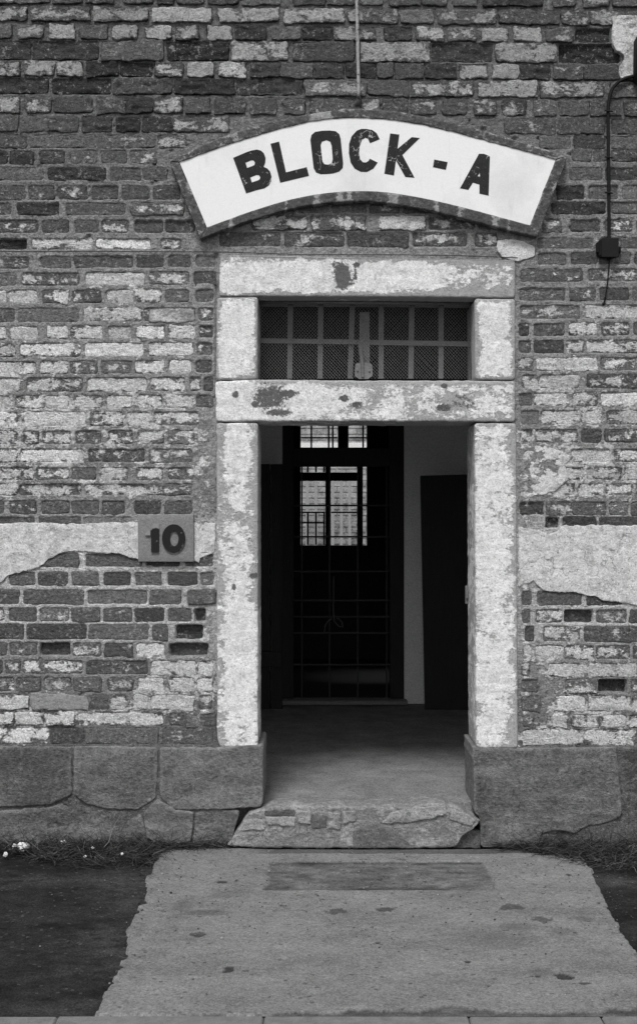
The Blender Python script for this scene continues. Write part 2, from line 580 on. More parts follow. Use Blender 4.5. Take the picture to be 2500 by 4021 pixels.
t = NT('courtyard_brickwork', 0.9, 0.2)
_g = t.noise(9, 6, .65); _h = t.noise(60, 4, .6)
M['far_brick'] = t.out(t.mr(t.math('ADD', t.math('MULTIPLY', _g, .6), t.math('MULTIPLY', _h, .4)), .38, .62, .16, .5), _h, .004)

# ------------------------------------------------------------------ ground (structure)
def stretch_axis(lo, hi, dense_lo, dense_hi, res):
    a = list(np.arange(dense_lo, dense_hi + 1e-6, res))
    s, v = res, a[-1]
    while v < hi:
        s *= 1.5; v += s; a.append(min(v, hi))
    s, v = res, a[0]
    while v > lo:
        s *= 1.5; v -= s; a.insert(0, max(v, lo))
    return np.array(a)


gx = stretch_axis(-60, 60, -1.9, 1.9, .02)
gy = stretch_axis(-60, 60, -2.2, .06, .02)
gy = np.sort(np.concatenate([gy[gy > -2.345], [-2.348, -2.352], gy[gy < -2.36]]))
GX, GY = np.meshgrid(gx, gy)
near = np.exp(-(np.maximum(np.abs(GX) - 2, 0) + np.maximum(-GY - 2.3, 0) + np.maximum(GY, 0)) * 3)
GZ = (-.004 + .006 * fbm(GX * 3, GY * 3, 1) + .003 * fbm(GX * 25, GY * 25, 2)) * near
GZ = np.where(GY < -2.35, -0.12 + 0 * GZ, GZ)
GZ = np.where(GY > .05, -.01, GZ)
gt = 1 + 0 * GX
# dusty lighter litter strip at the foot of the wall and along the path edge
gt += 1.5 * np.exp(-((GY + .52 + .08 * fbm(GX * 3, GX * 0, 9)) / .10) ** 2) * (.5 + .5 * fbm(GX * 5, GY * 9, 4))
gt += 1.8 * np.exp(-((GX + .85) / .18) ** 2) * (.5 + .5 * fbm(GX * 6, GY * 5, 5)) * (GY < -.1)
gt *= 1 + .35 * fbm(GX * 4, GY * 6, 8, 5)
gt = np.maximum(gt, .6)
idx = np.arange(GX.size).reshape(GX.shape)
gf = np.stack([idx[:-1, :-1], idx[:-1, 1:], idx[1:, 1:], idx[1:, :-1]], -1).reshape(-1, 4)
ground = link('asphalt_ground', mesh_from('asphalt_ground', np.stack([GX.ravel(), GY.ravel(), GZ.ravel()], -1), gf,
              dict(tone=gt.ravel())), M['asphalt'])
tag(ground, 'dark worn asphalt either side of the concrete path', kind='structure')

# concrete path
ny, nx = 300, 300
yy = np.linspace(-2.1795, -.035, ny)
tt = np.linspace(0, 1, nx)
xl = np.interp(yy, [-2.2, -1.9, -1.6, -1.3, -.9, -.5, -.1], [-.755, -.745, -.74, -.775, -.76, -.80, -.775]) + .014 * fbm(yy * 9, yy * 0, 21) + .022 * fbm(yy * 24, yy * 0, 22, 4)
xr = np.interp(yy, [-2.2, -1.56, -1.3, -1.0, -.7, -.4, -.2, -.03], [1.30, 1.235, 1.23, 1.245, 1.27, 1.31, 1.29, 1.0]) + .02 * fbm(yy * 7, yy * 0, 23) + .008 * fbm(yy * 45, yy * 0, 24, 2)
PX = xl[:, None] * (1 - tt) + xr[:, None] * tt
PY = np.repeat(yy[:, None], nx, 1)
PZ = .013 + .004 * fbm(PX * 3, PY * 3, 31) + .0012 * fbm(PX * 40, PY * 40, 32)
pt = np.ones_like(PX)
wob = .03 * fbm(PX * 8, PY * 8, 33) + .012 * fbm(PX * 40, PY * 40, 42)
# sunken mat well in front of the threshold
ins = np.minimum.reduce([PX + .235 + wob, .80 - (PY + .28) * .05 - PX + wob * .5, PY + .765 + wob * .3, -.283 - PY + wob * .3])
mat_in = np.clip(ins / .012, 0, 1)
PZ -= mat_in * (.007 + .004 * fbm(PX * 60, PY * 60, 34))
pt *= 1 - mat_in * (.34 + .5 * fbm(PX * 14, PY * 26, 35, 5)) - .25 * np.exp(-((PY + .30) / .03) ** 2) * mat_in - .18 * np.exp(-((PY + .74) / .03) ** 2) * mat_in
# worn dark gutter under the threshold and ragged dirt line at the kerb
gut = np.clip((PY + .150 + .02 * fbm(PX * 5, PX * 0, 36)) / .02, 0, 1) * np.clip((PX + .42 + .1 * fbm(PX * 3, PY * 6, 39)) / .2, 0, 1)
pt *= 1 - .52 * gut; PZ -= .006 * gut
kd = np.clip((-2.118 + .085 * fbm(PX * 2.2 + 3.3, PX * 0, 37) + .05 * fbm(PX * 18, PY * 14, 38, 4) - PY) / .010, 0, 1) * (.85 + .5 * fbm(PX * 9, PY * 14, 41)) * np.clip((PX + .55) * 6, 0, 1)
pt *= 1 - .62 * kd; PZ -= .008 * kd
for (cx_, cy_, rx, ry, tn, dp) in [(900, 3815, 27, 15, .42, .006), (965, 3823, 15, 6, .45, .004), (783, 3680, 30, 11, .60, .004),
        (2205, 3845, 34, 15, .38, .007), (1484, 3713, 14, 4, .25, .004), (870, 3475, 24, 6, .42, .004), (800, 3592, 95, 13, .68, .001),
        (1515, 3583, 38, 10, .66, .002), (1320, 3590, 40, 12, .72, .001), (1835, 3789, 10, 5, .45, .003), (1915, 3885, 10, 4, .45, .003), (2108, 3843, 9, 4, .45, .003),
        (2125, 3622, 50, 14, .70, .001), (2010, 3575, 55, 12, .74, .001), (2290, 3620, 60, 16, .74, .001), (2200, 3670, 70, 22, .74, .001), (2040, 3650, 110, 16, .8, .001),
        (2130, 3830, 70, 22, .82, .001), (2230, 3444, 11, 4, .5, .002), (715, 3930, 7, 4, .45, .002), (812, 3914, 6, 5, .45, .002), (1060, 3925, 6, 5, .45, .002), (1215, 3925, 6, 5, .5, .002),
        (1655, 3787, 9, 4, .5, .002), (2290, 3872, 18, 5, .6, .002), (1470, 3460, 300, 40, .93, 0), (900, 3520, 120, 40, .86, 0), (1950, 3700, 200, 50, .9, 0), (700, 3600, 60, 60, .85, 0)]:
    q = G(cx_, cy_)
    kx = S * (D + q[1]) / D
    ky = abs(G(cx_, cy_ + 1)[1] - q[1])
    a_ = .75 * fbm(PX * 45, PY * 28, cx_ % 97, 5) if rx < 60 else .5 * fbm(PX * 14, PY * 14, cx_ % 97)
    r_ = np.hypot((PX - q[0]) / (rx * kx), (PY - q[1]) / (ry * ky)) + a_
    g_ = np.clip((1 - r_) / (.15 if rx < 60 else .6), 0, 1)
    pt *= 1 - (1 - tn * (.62 if rx < 60 else .92)) * g_; PZ -= dp * g_
PZ[:, 0] = -.006; PZ[:, -1] = -.006; PZ[0] = .004; PZ[-1] = -.006
idx = np.arange(PX.size).reshape(PX.shape)
pf = np.stack([idx[:-1, :-1], idx[:-1, 1:], idx[1:, 1:], idx[1:, :-1]], -1).reshape(-1, 4)
path = link('concrete_path', mesh_from('concrete_path', np.stack([PX.ravel(), PY.ravel(), PZ.ravel()], -1), pf, dict(tone=pt.ravel())), M['concrete'])
tag(path, 'worn pale concrete path leading to the doorway, with a sunken mat well', kind='structure')

# kerb along the road
kerb = bpy.data.objects.new('kerb', None); COL.link(kerb); kerb.location = (0, -2.27, 0)
tag(kerb, 'flush concrete kerb along the near end of the path', kind='structure')
ks = sorted([G(p, 4005)[0] for p in (225, 1035, 1840, 2362)])
ks = [-4.2, -3.2, -2.2, -1.55] + ks + [1.75, 2.7, 3.7, 4.7]
ks = sorted(ks)
for a, b in zip(ks[:-1], ks[1:]):
    box('kerb_stone', a + .0014, b - .0014, -2.35, -2.182, -.13, .006 + .003 * random.random(), M['kerb'], kerb, .006)

# ------------------------------------------------------------------ the brick wall
wall = thing('brick_wall', 'old brick wall with flaking white limewash around the doorway', 'wall', (0, 0, 0))

ROWS = """
-45 10 14: -60 192 5;205 322 6;336 448 5;485 600 4;615 680 2d;690 800 3;820 935 4;949 1098 3;1157 1276 3;1288 1395 4;1419 1502 2;1526 1651 3;1660 1755 3;1779 1874 2;1898 1993 0d;2000 2130 1d;2171 2261 5;2290 2392 5;2404 2520 2
25 78 18: -50 108 7;122 353 5;365 582 7;600 830 9;858 1092 8;1115 1350 7;1368 1560 6;1575 1701 3;1719 1951 5;1957 2195 4;2204 2311 6;2316 2433 7;2454 2540 6
95 148 16: -40 48 4;70 170 6;193 292 8;312 423 4;440 542 9;571 673 8;690 780 6;812 913 8;925 1044 0d;1068 1175 2;1187 1306 0ds;1312 1473 6;1508 1615 0ds;1633 1740 7;1760 1865 5;1892 1993 8;2017 2124 8;2142 2249 4;2258 2396 0dR
158 232 14: -60 122 0dS;128 387 0dS;399 643 3p;655 900 0ds;907 1127 7;1151 1389 1;1413 1687 7;1695 1933 0dS;1945 2186 7;2195 2436 0dR
238 295 18: -40 80 7;98 214 7;226 327 8;339 461 1d;472 598 0dS;607 717 6;738 842 9;863 964 8;985 1100 0d;1104 1229 3;1237 1350 0d;1358 1473 0ds;1478 1545 1;1550 1663 1;1671 1790 0d;1802 1910 7;1936 2038 9;2043 2160 0ds;2171 2285 4;2290 2430 2;2440 2540 2
305 365 16: -60 190 0dS;205 437 0dS;443 676 0ds;685 920 0ds;928 1190 0dS;1195 1437 5;1443 1604 1;1615 1856 6;1877 2109 8;2118 2368 6;2395 2540 3
380 440 14: -40 78 6;100 200 6;208 363 1;380 485 2;488 602 0d;604 717 6;729 827 4;842 960 3;985 1085 1;1115 1200 5;1217 1390 4;1416 1490 5;1503 1600 4;1612 1710 5;1737 1830 3;1862 1948 6;1972 2064 5;2094 2183 5;2195 2308 2;2315 2433 3;2451 2540 4
455 515 12: -60 70 1;77 190 1;196 304 1;321 440 0d;458 550 0d;560 672 0d;680 900 5;1980 2180 4;2190 2375 2;2400 2540 2
530 580 4: -60 107 2;119 380 1;385 610 4;620 730 6;2114 2240 1;2250 2375 1;2396 2540 1
592 643 -8: -60 30 1d;39 131 1d;155 256 1d;274 381 4;399 500 2;512 613 5;2245 2322 2;2328 2380 3;2397 2540 1d
658 708 0: -60 170 3;190 417 4d;432 555 1;560 660 1;2235 2365 1;2375 2540 0d
730 785 -2: -60 100 1;113 217 4;229 345 5;360 467 2;479 586 2;601 708 2;2183 2295 1d;2307 2427 1;2441 2540 1
797 845 -4: -60 48 4;68 235 2d;259 494 3;512 723 6p;2162 2375 0d;2398 2540 3
865 915 -4: -60 152 4;164 274 2;292 390 3;399 506 5;527 643 0s;649 768 0s;2128 2200 5;2238 2355 1;2372 2482 5;2496 2560 1
938 980 -4: -60 107 0dS;125 366 7;378 595 8;631 714 6;2104 2327 2;2350 2540 2
1008 1055 -18: -60 116 5;160 280 2;292 524 3;536 643 2;661 750 3;768 846 3;2107 2224 2;2238 2345 3;2352 2475 1;2488 2560 2
1072 1122 -18: -60 63 1;86 313 5;336 568 9;586 744 6;760 846 3;2040 2286 3;2307 2540 5
1140 1190 -10: -60 24 8;36 146 8;167 271 6;286 399 4;420 524 9;536 634 7;649 744 3;768 840 3;2038 2220 3;2236 2338 4;2351 2468 1;2482 2560 2
1212 1265 -14: -60 60 0;74 310 2;330 560 7;568 768 6;780 838 5;2038 2276 4;2295 2540 7
1283 1333 -16: -60 27 6;45 149 8;185 268 8;280 405 6;423 518 8;536 649 8;661 768 8;780 838 3;2034 2078 5;2093 2217 2;2231 2341 7;2357 2472 6;2484 2560 2
1350 1402 -16: -60 60 7;80 318 7;336 562 9;583 759 8;772 836 3;2034 2085 4;2093 2214 2;2220 2293 6;2300 2540 6
1420 1470 -16: -60 143 8;160 265 7;277 387 5;399 518 4;530 643 7;664 753 8;768 834 3;2034 2093 5;2107 2341 9;2355 2540 5
1485 1540 -16: -60 83 8;107 327 6;345 577 8;590 726 7;744 792 6;798 838 2;2045 2110 7;2114 2272 8;2300 2540 5
1555 1605 -14: -60 42 9;62 164 6;179 271 8;292 405 6;420 521 7;539 637 8;652 756 7;770 836 3;2034 2090 0;2093 2224 7;2245 2343 6;2355 2540 7
1618 1672 -6: -60 71 7;95 336 9;354 482 6;500 586 8;604 786 6;2042 2117 2;2121 2283 7;2298 2362 7;2379 2540 6
1692 1745 -8: -60 71 6;89 155 5;167 280 5;295 399 4;425 524 5;542 646 6;661 762 5;2040 2090 5;2100 2270 5;2280 2360 2;2370 2540 4
1763 1815 0: -60 71 6;83 327 7;345 571 4;586 756 4;2240 2395 7;2408 2540 6
1835 1885 0: -60 137 6;143 274 5;280 381 3;393 506 6;536 643 6;658 762 5;2190 2290 6;2302 2440 6;2452 2560 7
1900 1945 0: -60 71 7;77 321 5;333 571 6;577 756 4;2160 2258 6;2270 2365 7;2375 2482 6;2494 2560 6
1965 2018 6: -60 18 4;39 146 4;164 274 1;283 390 1;399 491 2;527 631 1;649 756 2;2038 2135 0d;2142 2241 5;2245 2379 4;2389 2465 5;2475 2560 4
2030 2075 0: -60 140 2;155 321 1;330 518 1;2140 2195 0dR;2205 2340 1d;2350 2540 1d
2172 2226 0: 60 312 0;336 560 0;570 708 0s;726 839 0
2246 2300 0: 36 140 0;152 265 0;283 390 0;408 515 0;530 637 2;658 777 0;783 842 0
2315 2372 6: -60 77 0;95 330 0;342 580 0;589 714 0;735 845 1p;2045 2085 0;2107 2283 0;2300 2440 0
2386 2440 8: -60 18 6;36 146 0;155 274 5;283 396 0;408 521 4;527 643 2;658 753 2;762 810 0dR;2049 2081 0;2100 2207 6;2214 2327 0dR;2338 2461 5;2470 2560 1
2450 2510 10: -60 95 0;104 342 0;348 583 1;598 660 4;690 798 0dR;2059 2097 0;2131 2276 6;2290 2500 3
2522 2575 14: -60 30 3;36 149 4;158 277 0dR;286 399 5;411 524 3;536 646 9;664 818 0dR;2052 2087 8;2100 2210 9;2217 2331 7;2338 2472 5;2482 2560 4
2592 2645 14: -60 12 1;24 83 5;92 324 6;339 583 3;595 768 9;780 836 8;2045 2080 7;2152 2283 9;2310 2500 8
2660 2715 8: -60 57 6;65 164 4;173 283 6;289 402 4;423 524 5;542 643 9;664 765 9;774 836 9;2045 2114 4;2217 2341 6;2348 2461 0dR;2475 2560 5
2727 2785 8: -60 113 8p;357 428 2;434 494 8;524 580 9;595 762 9;780 833 6;2045 2121 4;2186 2290 9;2310 2472 8;2480 2560 7
2797 2846 12: -60 54 8p;60 170 8p;173 289 8p;304 500 8;506 643 8;667 732 4;786 848 1;2049 2095 4;2169 2228 9;2241 2355 8;2362 2455 9;2470 2560 6
2858 2920 8: -60 193 7;200 327 1;333 625 0;640 836 3;2049 2286 8;2293 2489 7;2496 2560 4
800 838 0: 1172 1290 2;1300 1440 2;1450 1570 5;1585 1690 3
846 902 0: 990 1205 7p;1222 1435 6p;1488 1668 8p;1680 1863 5;1875 1990 3
912 968 2: 862 1102 3;1117 1352 4;1362 1605 2;1617 1835 5;1863 1950 6
"""
bricks = []     # x0,x1,y0,y1,paint,flags
for ln in ROWS.strip().splitlines():
    head, body = ln.split(':')
    y0, y1, tilt = map(float, head.split())
    for it in body.split(';'):
        p = it.split()
        x0, x1 = float(p[0]), float(p[1])
        c = p[2]
        dy = tilt * ((x0 + x1) / 2) / 2500
        bricks.append((x0, x1, y0 + dy, y1 + dy, int(c[0]) / 10.0 + ((.09 if y0 > 1540 else .05) if 1050 < y0 < 1960 and x0 < 2600 and c[0] > '1' else 0), c[1:]))
# the courses run on a little beyond the picture's edges
for side, off in ((-1, -60), (1, 2545)):
    y = -45.0; k = 0
    while y < 2900:
        x = off
        for j in range(3):
            w_ = (240 if (k + j) % 2 else 115) + rng.uniform(-12, 12)
            if side < 0: x0, x1 = x - w_ - 14, x - 14
            else: x0, x1 = x + 14, x + 14 + w_
            x = x0 if side < 0 else x1
            bricks.append((x0, x1, y + 4, y + 56, float(np.clip(rng.normal(.5, .25), 0, .9)), ''))
        y += 70; k += 1


def base_level(py):   # how far the joints sit behind the brick faces (m)
    return np.interp(py, [0, 440, 520, 700, 1000, 1650, 1760, 1940, 2000, 2200, 2550, 2700, 2900, 2932, 2940], [.012, .010, .003, -.002, -.003, -.003, -.005, -.005, -.002, -.003, -.001, .001, .002, -.006, -.013])


OFF = {'p': -.010, 's': .008, 'S': .016, 'R': .030}
# mortar bed: one relief sheet, pressed back where the bricks sit
RES = .005
mx = np.arange(-2.05, 2.05 + RES, RES)
mz = np.arange(-.01, 4.46, RES)
MX, MZ = np.meshgrid(mx, mz)
MPX, MPY = MX / S + CX, CY - (MZ - H) / S
lvl = base_level(MPY)
bed = lvl + .0036 * fbm(MX * 18, MZ * 30, 51, 5) + .0026 * fbm(MX * 70, MZ * 90, 52, 3)
bed += np.clip(fbm(MX * 24, MZ * 24, 53, 3) - .42, 0, 1) * .05 * np.interp(MPY, [0, 900, 1100, 2930], [1, .8, .35, .5])
paintg = np.zeros_like(MX); wg = np.zeros_like(MX)
warpx = .0045 * fbm(MX * 28, MZ * 28, 54, 3); warpz = .0045 * fbm(MX * 24, MZ * 24, 55, 3)
for (x0, x1, y0, y1, p, fl) in bricks:
    xa, xb = (x0 - CX) * S, (x1 - CX) * S
    za, zb = H + (CY - y1) * S, H + (CY - y0) * S
    i0, i1 = np.searchsorted(mx, [xa - .02, xb + .02]); j0, j1 = np.searchsorted(mz, [za - .02, zb + .02])
    if i1 - i0 < 2 or j1 - j0 < 2: continue
    sl = (slice(j0, j1), slice(i0, i1))
    r = .014
    qx = np.abs(MX[sl] + warpx[sl] - (xa + xb) / 2) - (xb - xa) / 2 + r
    qz = np.abs(MZ[sl] + warpz[sl] - (za + zb) / 2) - (zb - za) / 2 + r
    sdf = np.hypot(np.maximum(qx, 0), np.maximum(qz, 0)) + np.minimum(np.maximum(qx, qz), 0) - r
    dep = .014
    for c in fl: dep += max(OFF.get(c, 0), 0)
    bed[sl] = bed[sl] + np.clip(.15 - sdf / .006, 0, 1) * dep
    m_ = (sdf < 0)
    paintg[sl] = np.where(m_, p, paintg[sl]); wg[sl] = np.where(m_, 1, wg[sl])


def boxblur(a, n):
    for ax in (0, 1):
        c = np.cumsum(np.pad(a, [(n + 1, n) if k == ax else (0, 0) for k in (0, 1)], mode='edge'), axis=ax)
        a = (np.take(c, range(2 * n + 1, c.shape[ax]), ax) - np.take(c, range(0, c.shape[ax] - 2 * n - 1), ax)) / (2 * n + 1)
    return a


pb = boxblur(boxblur(paintg, 8), 8) / np.maximum(boxblur(boxblur(wg, 8), 8), .15)
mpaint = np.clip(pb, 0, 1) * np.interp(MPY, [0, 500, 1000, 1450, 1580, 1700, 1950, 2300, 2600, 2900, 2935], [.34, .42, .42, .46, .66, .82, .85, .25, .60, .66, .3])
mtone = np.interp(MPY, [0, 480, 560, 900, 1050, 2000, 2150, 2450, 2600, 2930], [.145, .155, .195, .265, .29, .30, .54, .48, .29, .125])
mtone = mtone * (1 + .28 * fbm(MX * 6, MZ * 6, 57) + .25 * fbm(MX * 40, MZ * 50, 59, 3))
# rough fill beside the stone surround
qn = np.exp(-((MPX - 800) / 40) ** 2) * (MPY > 1000) * (MPY < 2915) + np.exp(-((MPX - 2062) / 26) ** 2) * (MPY > 1000) * (MPY < 2915)
bed -= qn * (.004 + .010 * fbm(MX * 14, MZ * 16, 58, 4))
mpaint = np.maximum(mpaint, qn * np.interp(MPY, [1000, 1500, 1900, 2930], [.15, .3, .55, .6]))
# open cracks where bricks meet the stone
inside = (MPX > 846) & (MPX < 2034) & (MPY > 1000) & (MPY < 2960)
hole = (MPX > 868) & (MPX < 2010) & (MPY > 1035) & (MPY < 3400)
crk = np.exp(-((MPX - 851) / 7) ** 2) * np.interp(MPY, [990, 1000, 1450, 1700], [0, 1, .8, .15]) * (MPY < 2930)
bed += .02 * crk
idx = np.arange(MX.size).reshape(MX.shape)
keep = ~(hole[:-1, :-1] & hole[1:, 1:] & hole[1:, :-1] & hole[:-1, 1:])
mf = np.stack([idx[:-1, :-1], idx[:-1, 1:], idx[1:, 1:], idx[1:, :-1]], -1)[keep]
mv = np.stack([MX.ravel(), bed.ravel(), MZ.ravel()], -1)
used, inv = np.unique(mf, return_inverse=True)
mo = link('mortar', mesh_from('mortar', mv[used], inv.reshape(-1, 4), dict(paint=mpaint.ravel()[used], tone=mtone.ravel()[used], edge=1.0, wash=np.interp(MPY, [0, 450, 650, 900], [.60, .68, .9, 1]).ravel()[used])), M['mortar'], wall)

# core of the wall behind the bricks
z0c, z1c, t0, t1 = 0.0, 5.2, .095, .34
xL, xR = W(866, 0)[0], W(2012, 0)[0]
zT = W(0, 1030)[2]
box('wall_core', -4.5, xL, t0, t1, z0c, z1c, M['dark_room'], wall, 0)
box('wall_core', xR, 4.5, t0, t1, z0c, z1c, M['dark_room'], wall, 0)
box('wall_core', xL, xR, t0, t1, zT, z1c, M['dark_room'], wall, 0)

# bricks
def vis_area(b):
    x0, x1 = max(b[0], 0), min(b[1], 2500)
    y0, y1 = max(b[2], 0), b[3]
    return max(x1 - x0, 0) * max(y1 - y0, 0)


order = sorted(range(len(bricks)), key=lambda i: -vis_area(bricks[i]))
single = set(order[:300])
rest_v, rest_f, rest_a, nv = [], [], dict(paint=[], tone=[], edge=[], wash=[]), 0
for i, (x0, x1, y0, y1, p, fl) in enumerate(bricks):
    off = rng.normal(0, .0022)
    tone = .128 * math.exp(rng.normal(0, .22))
    if 'd' in fl: tone *= .52
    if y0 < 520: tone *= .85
    if 'R' in fl: tone *= 1.15
    for c in fl: off += OFF.get(c, 0)
    py = (y0 + y1) / 2
    if py < 520: off -= .002
    yj = rng.uniform(-5, 5, 4); xj_ = rng.uniform(-4, 4, 4)
    rec = any(c in fl for c in 'SR')
    g = 1.0
    top = [(x0 - g + xj_[0], y0 - g + yj[0]), ((x0 + x1) / 2, y0 - g), (x1 + g + xj_[1], y0 - g + yj[1])]
    bot = [(x0 - g + xj_[2], y1 + g + yj[2]), ((x0 + x1) / 2, y1 + g), (x1 + g + xj_[3], y1 + g + yj[3])]
    if 'R' in fl:
        g2 = 6
        top = [(a - g2 if a < (x0 + x1) / 2 - 1 else a + g2 if a > (x0 + x1) / 2 + 1 else a, b - g2) for a, b in top]
        bot = [(a - g2 if a < (x0 + x1) / 2 - 1 else a + g2 if a > (x0 + x1) / 2 + 1 else a, b + g2) for a, b in bot]
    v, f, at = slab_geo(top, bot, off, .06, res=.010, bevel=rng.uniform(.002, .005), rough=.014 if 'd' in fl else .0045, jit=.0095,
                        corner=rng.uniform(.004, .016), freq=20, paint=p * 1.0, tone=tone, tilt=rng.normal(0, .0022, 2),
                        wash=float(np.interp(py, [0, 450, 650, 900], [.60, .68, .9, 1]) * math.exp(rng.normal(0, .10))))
    if i in single:
        v, c = centred(v)
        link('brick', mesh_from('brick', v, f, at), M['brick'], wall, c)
    else:
        rest_v.append(v); rest_f.append(f + nv); nv += len(v)
        for k in rest_a: rest_a[k].append(at[k])
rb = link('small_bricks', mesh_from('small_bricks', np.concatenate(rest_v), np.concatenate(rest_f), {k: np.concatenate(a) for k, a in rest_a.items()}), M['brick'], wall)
rb['kind'] = 'stuff'

# plaster that still clings to the bricks
P = dict(res=.007, bevel=.003, rough=.004, jit=.009, corner=.006, freq=8)
slab('plaster_patch', M['plaster'], wall, [(-200, 2062), (60, 2055), (160, 2052), (330, 2058), (440, 2052), (560, 2050)],
     [(-200, 2330), (-60, 2305), (0, 2290), (40, 2258), (90, 2245), (130, 2236), (165, 2222), (190, 2197), (230, 2175), (258, 2167), (325, 2163), (370, 2168), (430, 2174), (470, 2174), (510, 2190), (560, 2202)],
     -.010, .03, paint=.93, tone=.30, **P)
slab('plaster_patch', M['plaster'], wall, [(748, 2052), (790, 2050), (846, 2054)], [(748, 2200), (778, 2212), (785, 2195), (815, 2180), (846, 2165)], -.008, .03, paint=.95, tone=.3, **P)
slab('plaster_patch', M['plaster'], wall, [(2036, 2070), (2120, 2085), (2150, 2096), (2185, 2090), (2205, 2066), (2300, 2062), (2510, 2064), (2700, 2064)],
     [(2036, 2306), (2055, 2296), (2082, 2286), (2094, 2280), (2108, 2298), (2130, 2317), (2180, 2326), (2240, 2325), (2285, 2332), (2340, 2346), (2370, 2360), (2430, 2363), (2470, 2375), (2510, 2376), (2700, 2380)],
     -.010, .03, paint=.90, tone=.28, **P)
slab('plaster_patch', M['plaster'], wall, [(2036, 1756), (2037, 1800), (2036, 1850), (2038, 1900), (2048, 1955), (2066, 1962)],
     [(2130, 1748), (2250, 1790), (2215, 1830), (2232, 1880), (2180, 1930), (2092, 1946)], -.006, .03, paint=.72, tone=.22, **P)
slab('plaster_patch', M['plaster'], wall, [(1952, 946), (1985, 938), (2040, 945), (2085, 960), (2098, 975)],
     [(1952, 985), (1975, 1010), (2030, 1027), (2060, 1020), (2098, 1000)], -.012, .03, paint=.9, tone=.3, **P)
slab('plaster_patch', M['plaster'], wall, [(2398, 60), (2405, 140), (2402, 175), (2420, 195), (2452, 218), (2448, 235), (2432, 258), (2430, 285), (2436, 310)],
     [(2620, 60), (2620, 120), (2620, 175), (2620, 200), (2620, 225), (2620, 240), (2620, 260), (2620, 285), (2620, 310)], -.008, .03, paint=.62, tone=.2, **P)
slab('plaster_patch', M['plaster'], wall, [(115, 2722), (200, 2722), (345, 2735)], [(118, 2770), (130, 2788), (345, 2788)], -.006, .03, paint=.1, tone=.26, **P)
slab('plaster_patch', M['plaster'], wall, [(590, 1215), (700, 1212), (765, 1216)], [(585, 1262), (700, 1266), (765, 1262)], -.008, .03, paint=.55, tone=.26, **P)

# plinth stones
PL = dict(res=.016, bevel=.008, rough=.012, jit=.007, corner=.014, freq=9)
slab('plinth_stone', M['plinth'], wall, [(-420, 2932), (0, 2932), (282, 2934)], [(-420, 3172), (0, 3172), (200, 3160), (284, 3118)], -.022, .3, paint=.25, tone=.10, **PL)
slab('plinth_stone', M['plinth'], wall, [(290, 2934), (450, 2932), (620, 2936)], [(288, 3118), (340, 3160), (420, 3176), (540, 3182), (612, 3130)], -.024, .3, paint=.45, tone=.10, **PL)
slab('plinth_stone', M['plinth'], wall, [(627, 2936), (850, 2936), (1034, 2922)], [(628, 3130), (680, 3176), (780, 3182), (1020, 3170), (1032, 3150)], -.024, .38, paint=.55, tone=.10, **PL)
slab('plinth_stone', M['plinth'], wall, [(-420, 3180), (0, 3182), (200, 3168), (285, 3130), (350, 3172), (560, 3190)], [(-420, 3330), (0, 3325), (400, 3325), (582, 3320)], -.014, .3, paint=.5, tone=.10, **PL)
slab('plinth_stone', M['plinth'], wall, [(562, 3192), (618, 3140), (690, 3182), (762, 3190)], [(578, 3290), (612, 3316), (700, 3318), (748, 3315)], -.034, .3, paint=.45, tone=.10, **PL)
slab('plinth_stone', M['plinth'], wall, [(768, 3190), (860, 3182), (940, 3184)], [(756, 3330), (830, 3330), (905, 3330)], -.018, .3, paint=.4, tone=.10, **PL)
slab('plinth_stone', M['plinth'], wall, [(1854, 2932), (1880, 2938), (2200, 2938), (2420, 2934)], [(1860, 3192), (1884, 3214), (1886, 3328), (2110, 3330), (2122, 3275), (2180, 3262), (2260, 3272), (2300, 3245), (2360, 3238), (2440, 3205)], -.026, .38, paint=.42, tone=.09, **PL)
slab('plinth_stone', M['plinth'], wall, [(2430, 2936), (2600, 2934), (2900, 2934)], [(2444, 3180), (2600, 3186), (2900, 3180)], -.016, .3, paint=.2, tone=.075, **PL)
slab('plinth_stone', M['plinth'], wall, [(2126, 3254), (2250, 3258), (2400, 3215), (2460, 3190), (2900, 3190)], [(2126, 3340), (2300, 3340), (2500, 3340), (2700, 3340), (2900, 3340)], .004, .3, paint=.15, tone=.075, **PL)

# ------------------------------------------------------------------ stone door surround
sur = thing('stone_door_frame', 'chipped white limewashed stone frame of the doorway and the small window above it', 'door frame', W(1435, 3330))
ST = dict(res=.010, bevel=.008, rough=.003, jit=.0028, corner=.016, freq=10)

def edge_fade(px, py, x0, x1, y0, y1, w=28):
    d = np.minimum.reduce([px - x0, x1 - px, py - y0, y1 - py])
    return np.clip(1 - d / w, 0, 1)


def p_lintel(px, py):
    return np.interp(px, [864, 1600, 1720, 1850, 2022], [.93, .9, .66, .5, .47]) - .55 * np.clip((py - 1125) / 30, 0, 1) * np.interp(px, [880, 1000, 1040], [.2, 1, .75]) - .4 * np.clip((1045 - py) / 25, 0, 1)


def p_transom(px, py):
    return np.interp(px, [848, 1000, 1250, 1400, 1900, 2022], [.9, .82, .72, .52, .48, .62]) - .3 * np.clip((1520 - py) / 20, 0, 1) * (px > 1000)


def p_jl(px, py):
    return np.interp(py, [1660, 1900, 2250, 2450, 2700, 2938], [.78, .66, .64, .86, .80, .70]) - .28 * np.exp(-((px - 868) / 24) ** 2) - .26 * np.exp(-((px - 1000) / 22) ** 2) * (py < 2400)


def p_jr(px, py):
    return np.interp(py, [1660, 2000, 2300, 2450, 2700, 2938], [.58, .72, .78, .66, .80, .58]) - .22 * np.exp(-((px - 2020) / 30) ** 2)


def p_ul(px, py):
    return .88 - .45 * edge_fade(px, py, 850, 1012, 1166, 1492, 34)


def p_ur(px, py):
    return .82 - .45 * edge_fade(px, py, 1862, 2022, 1172, 1492, 40)


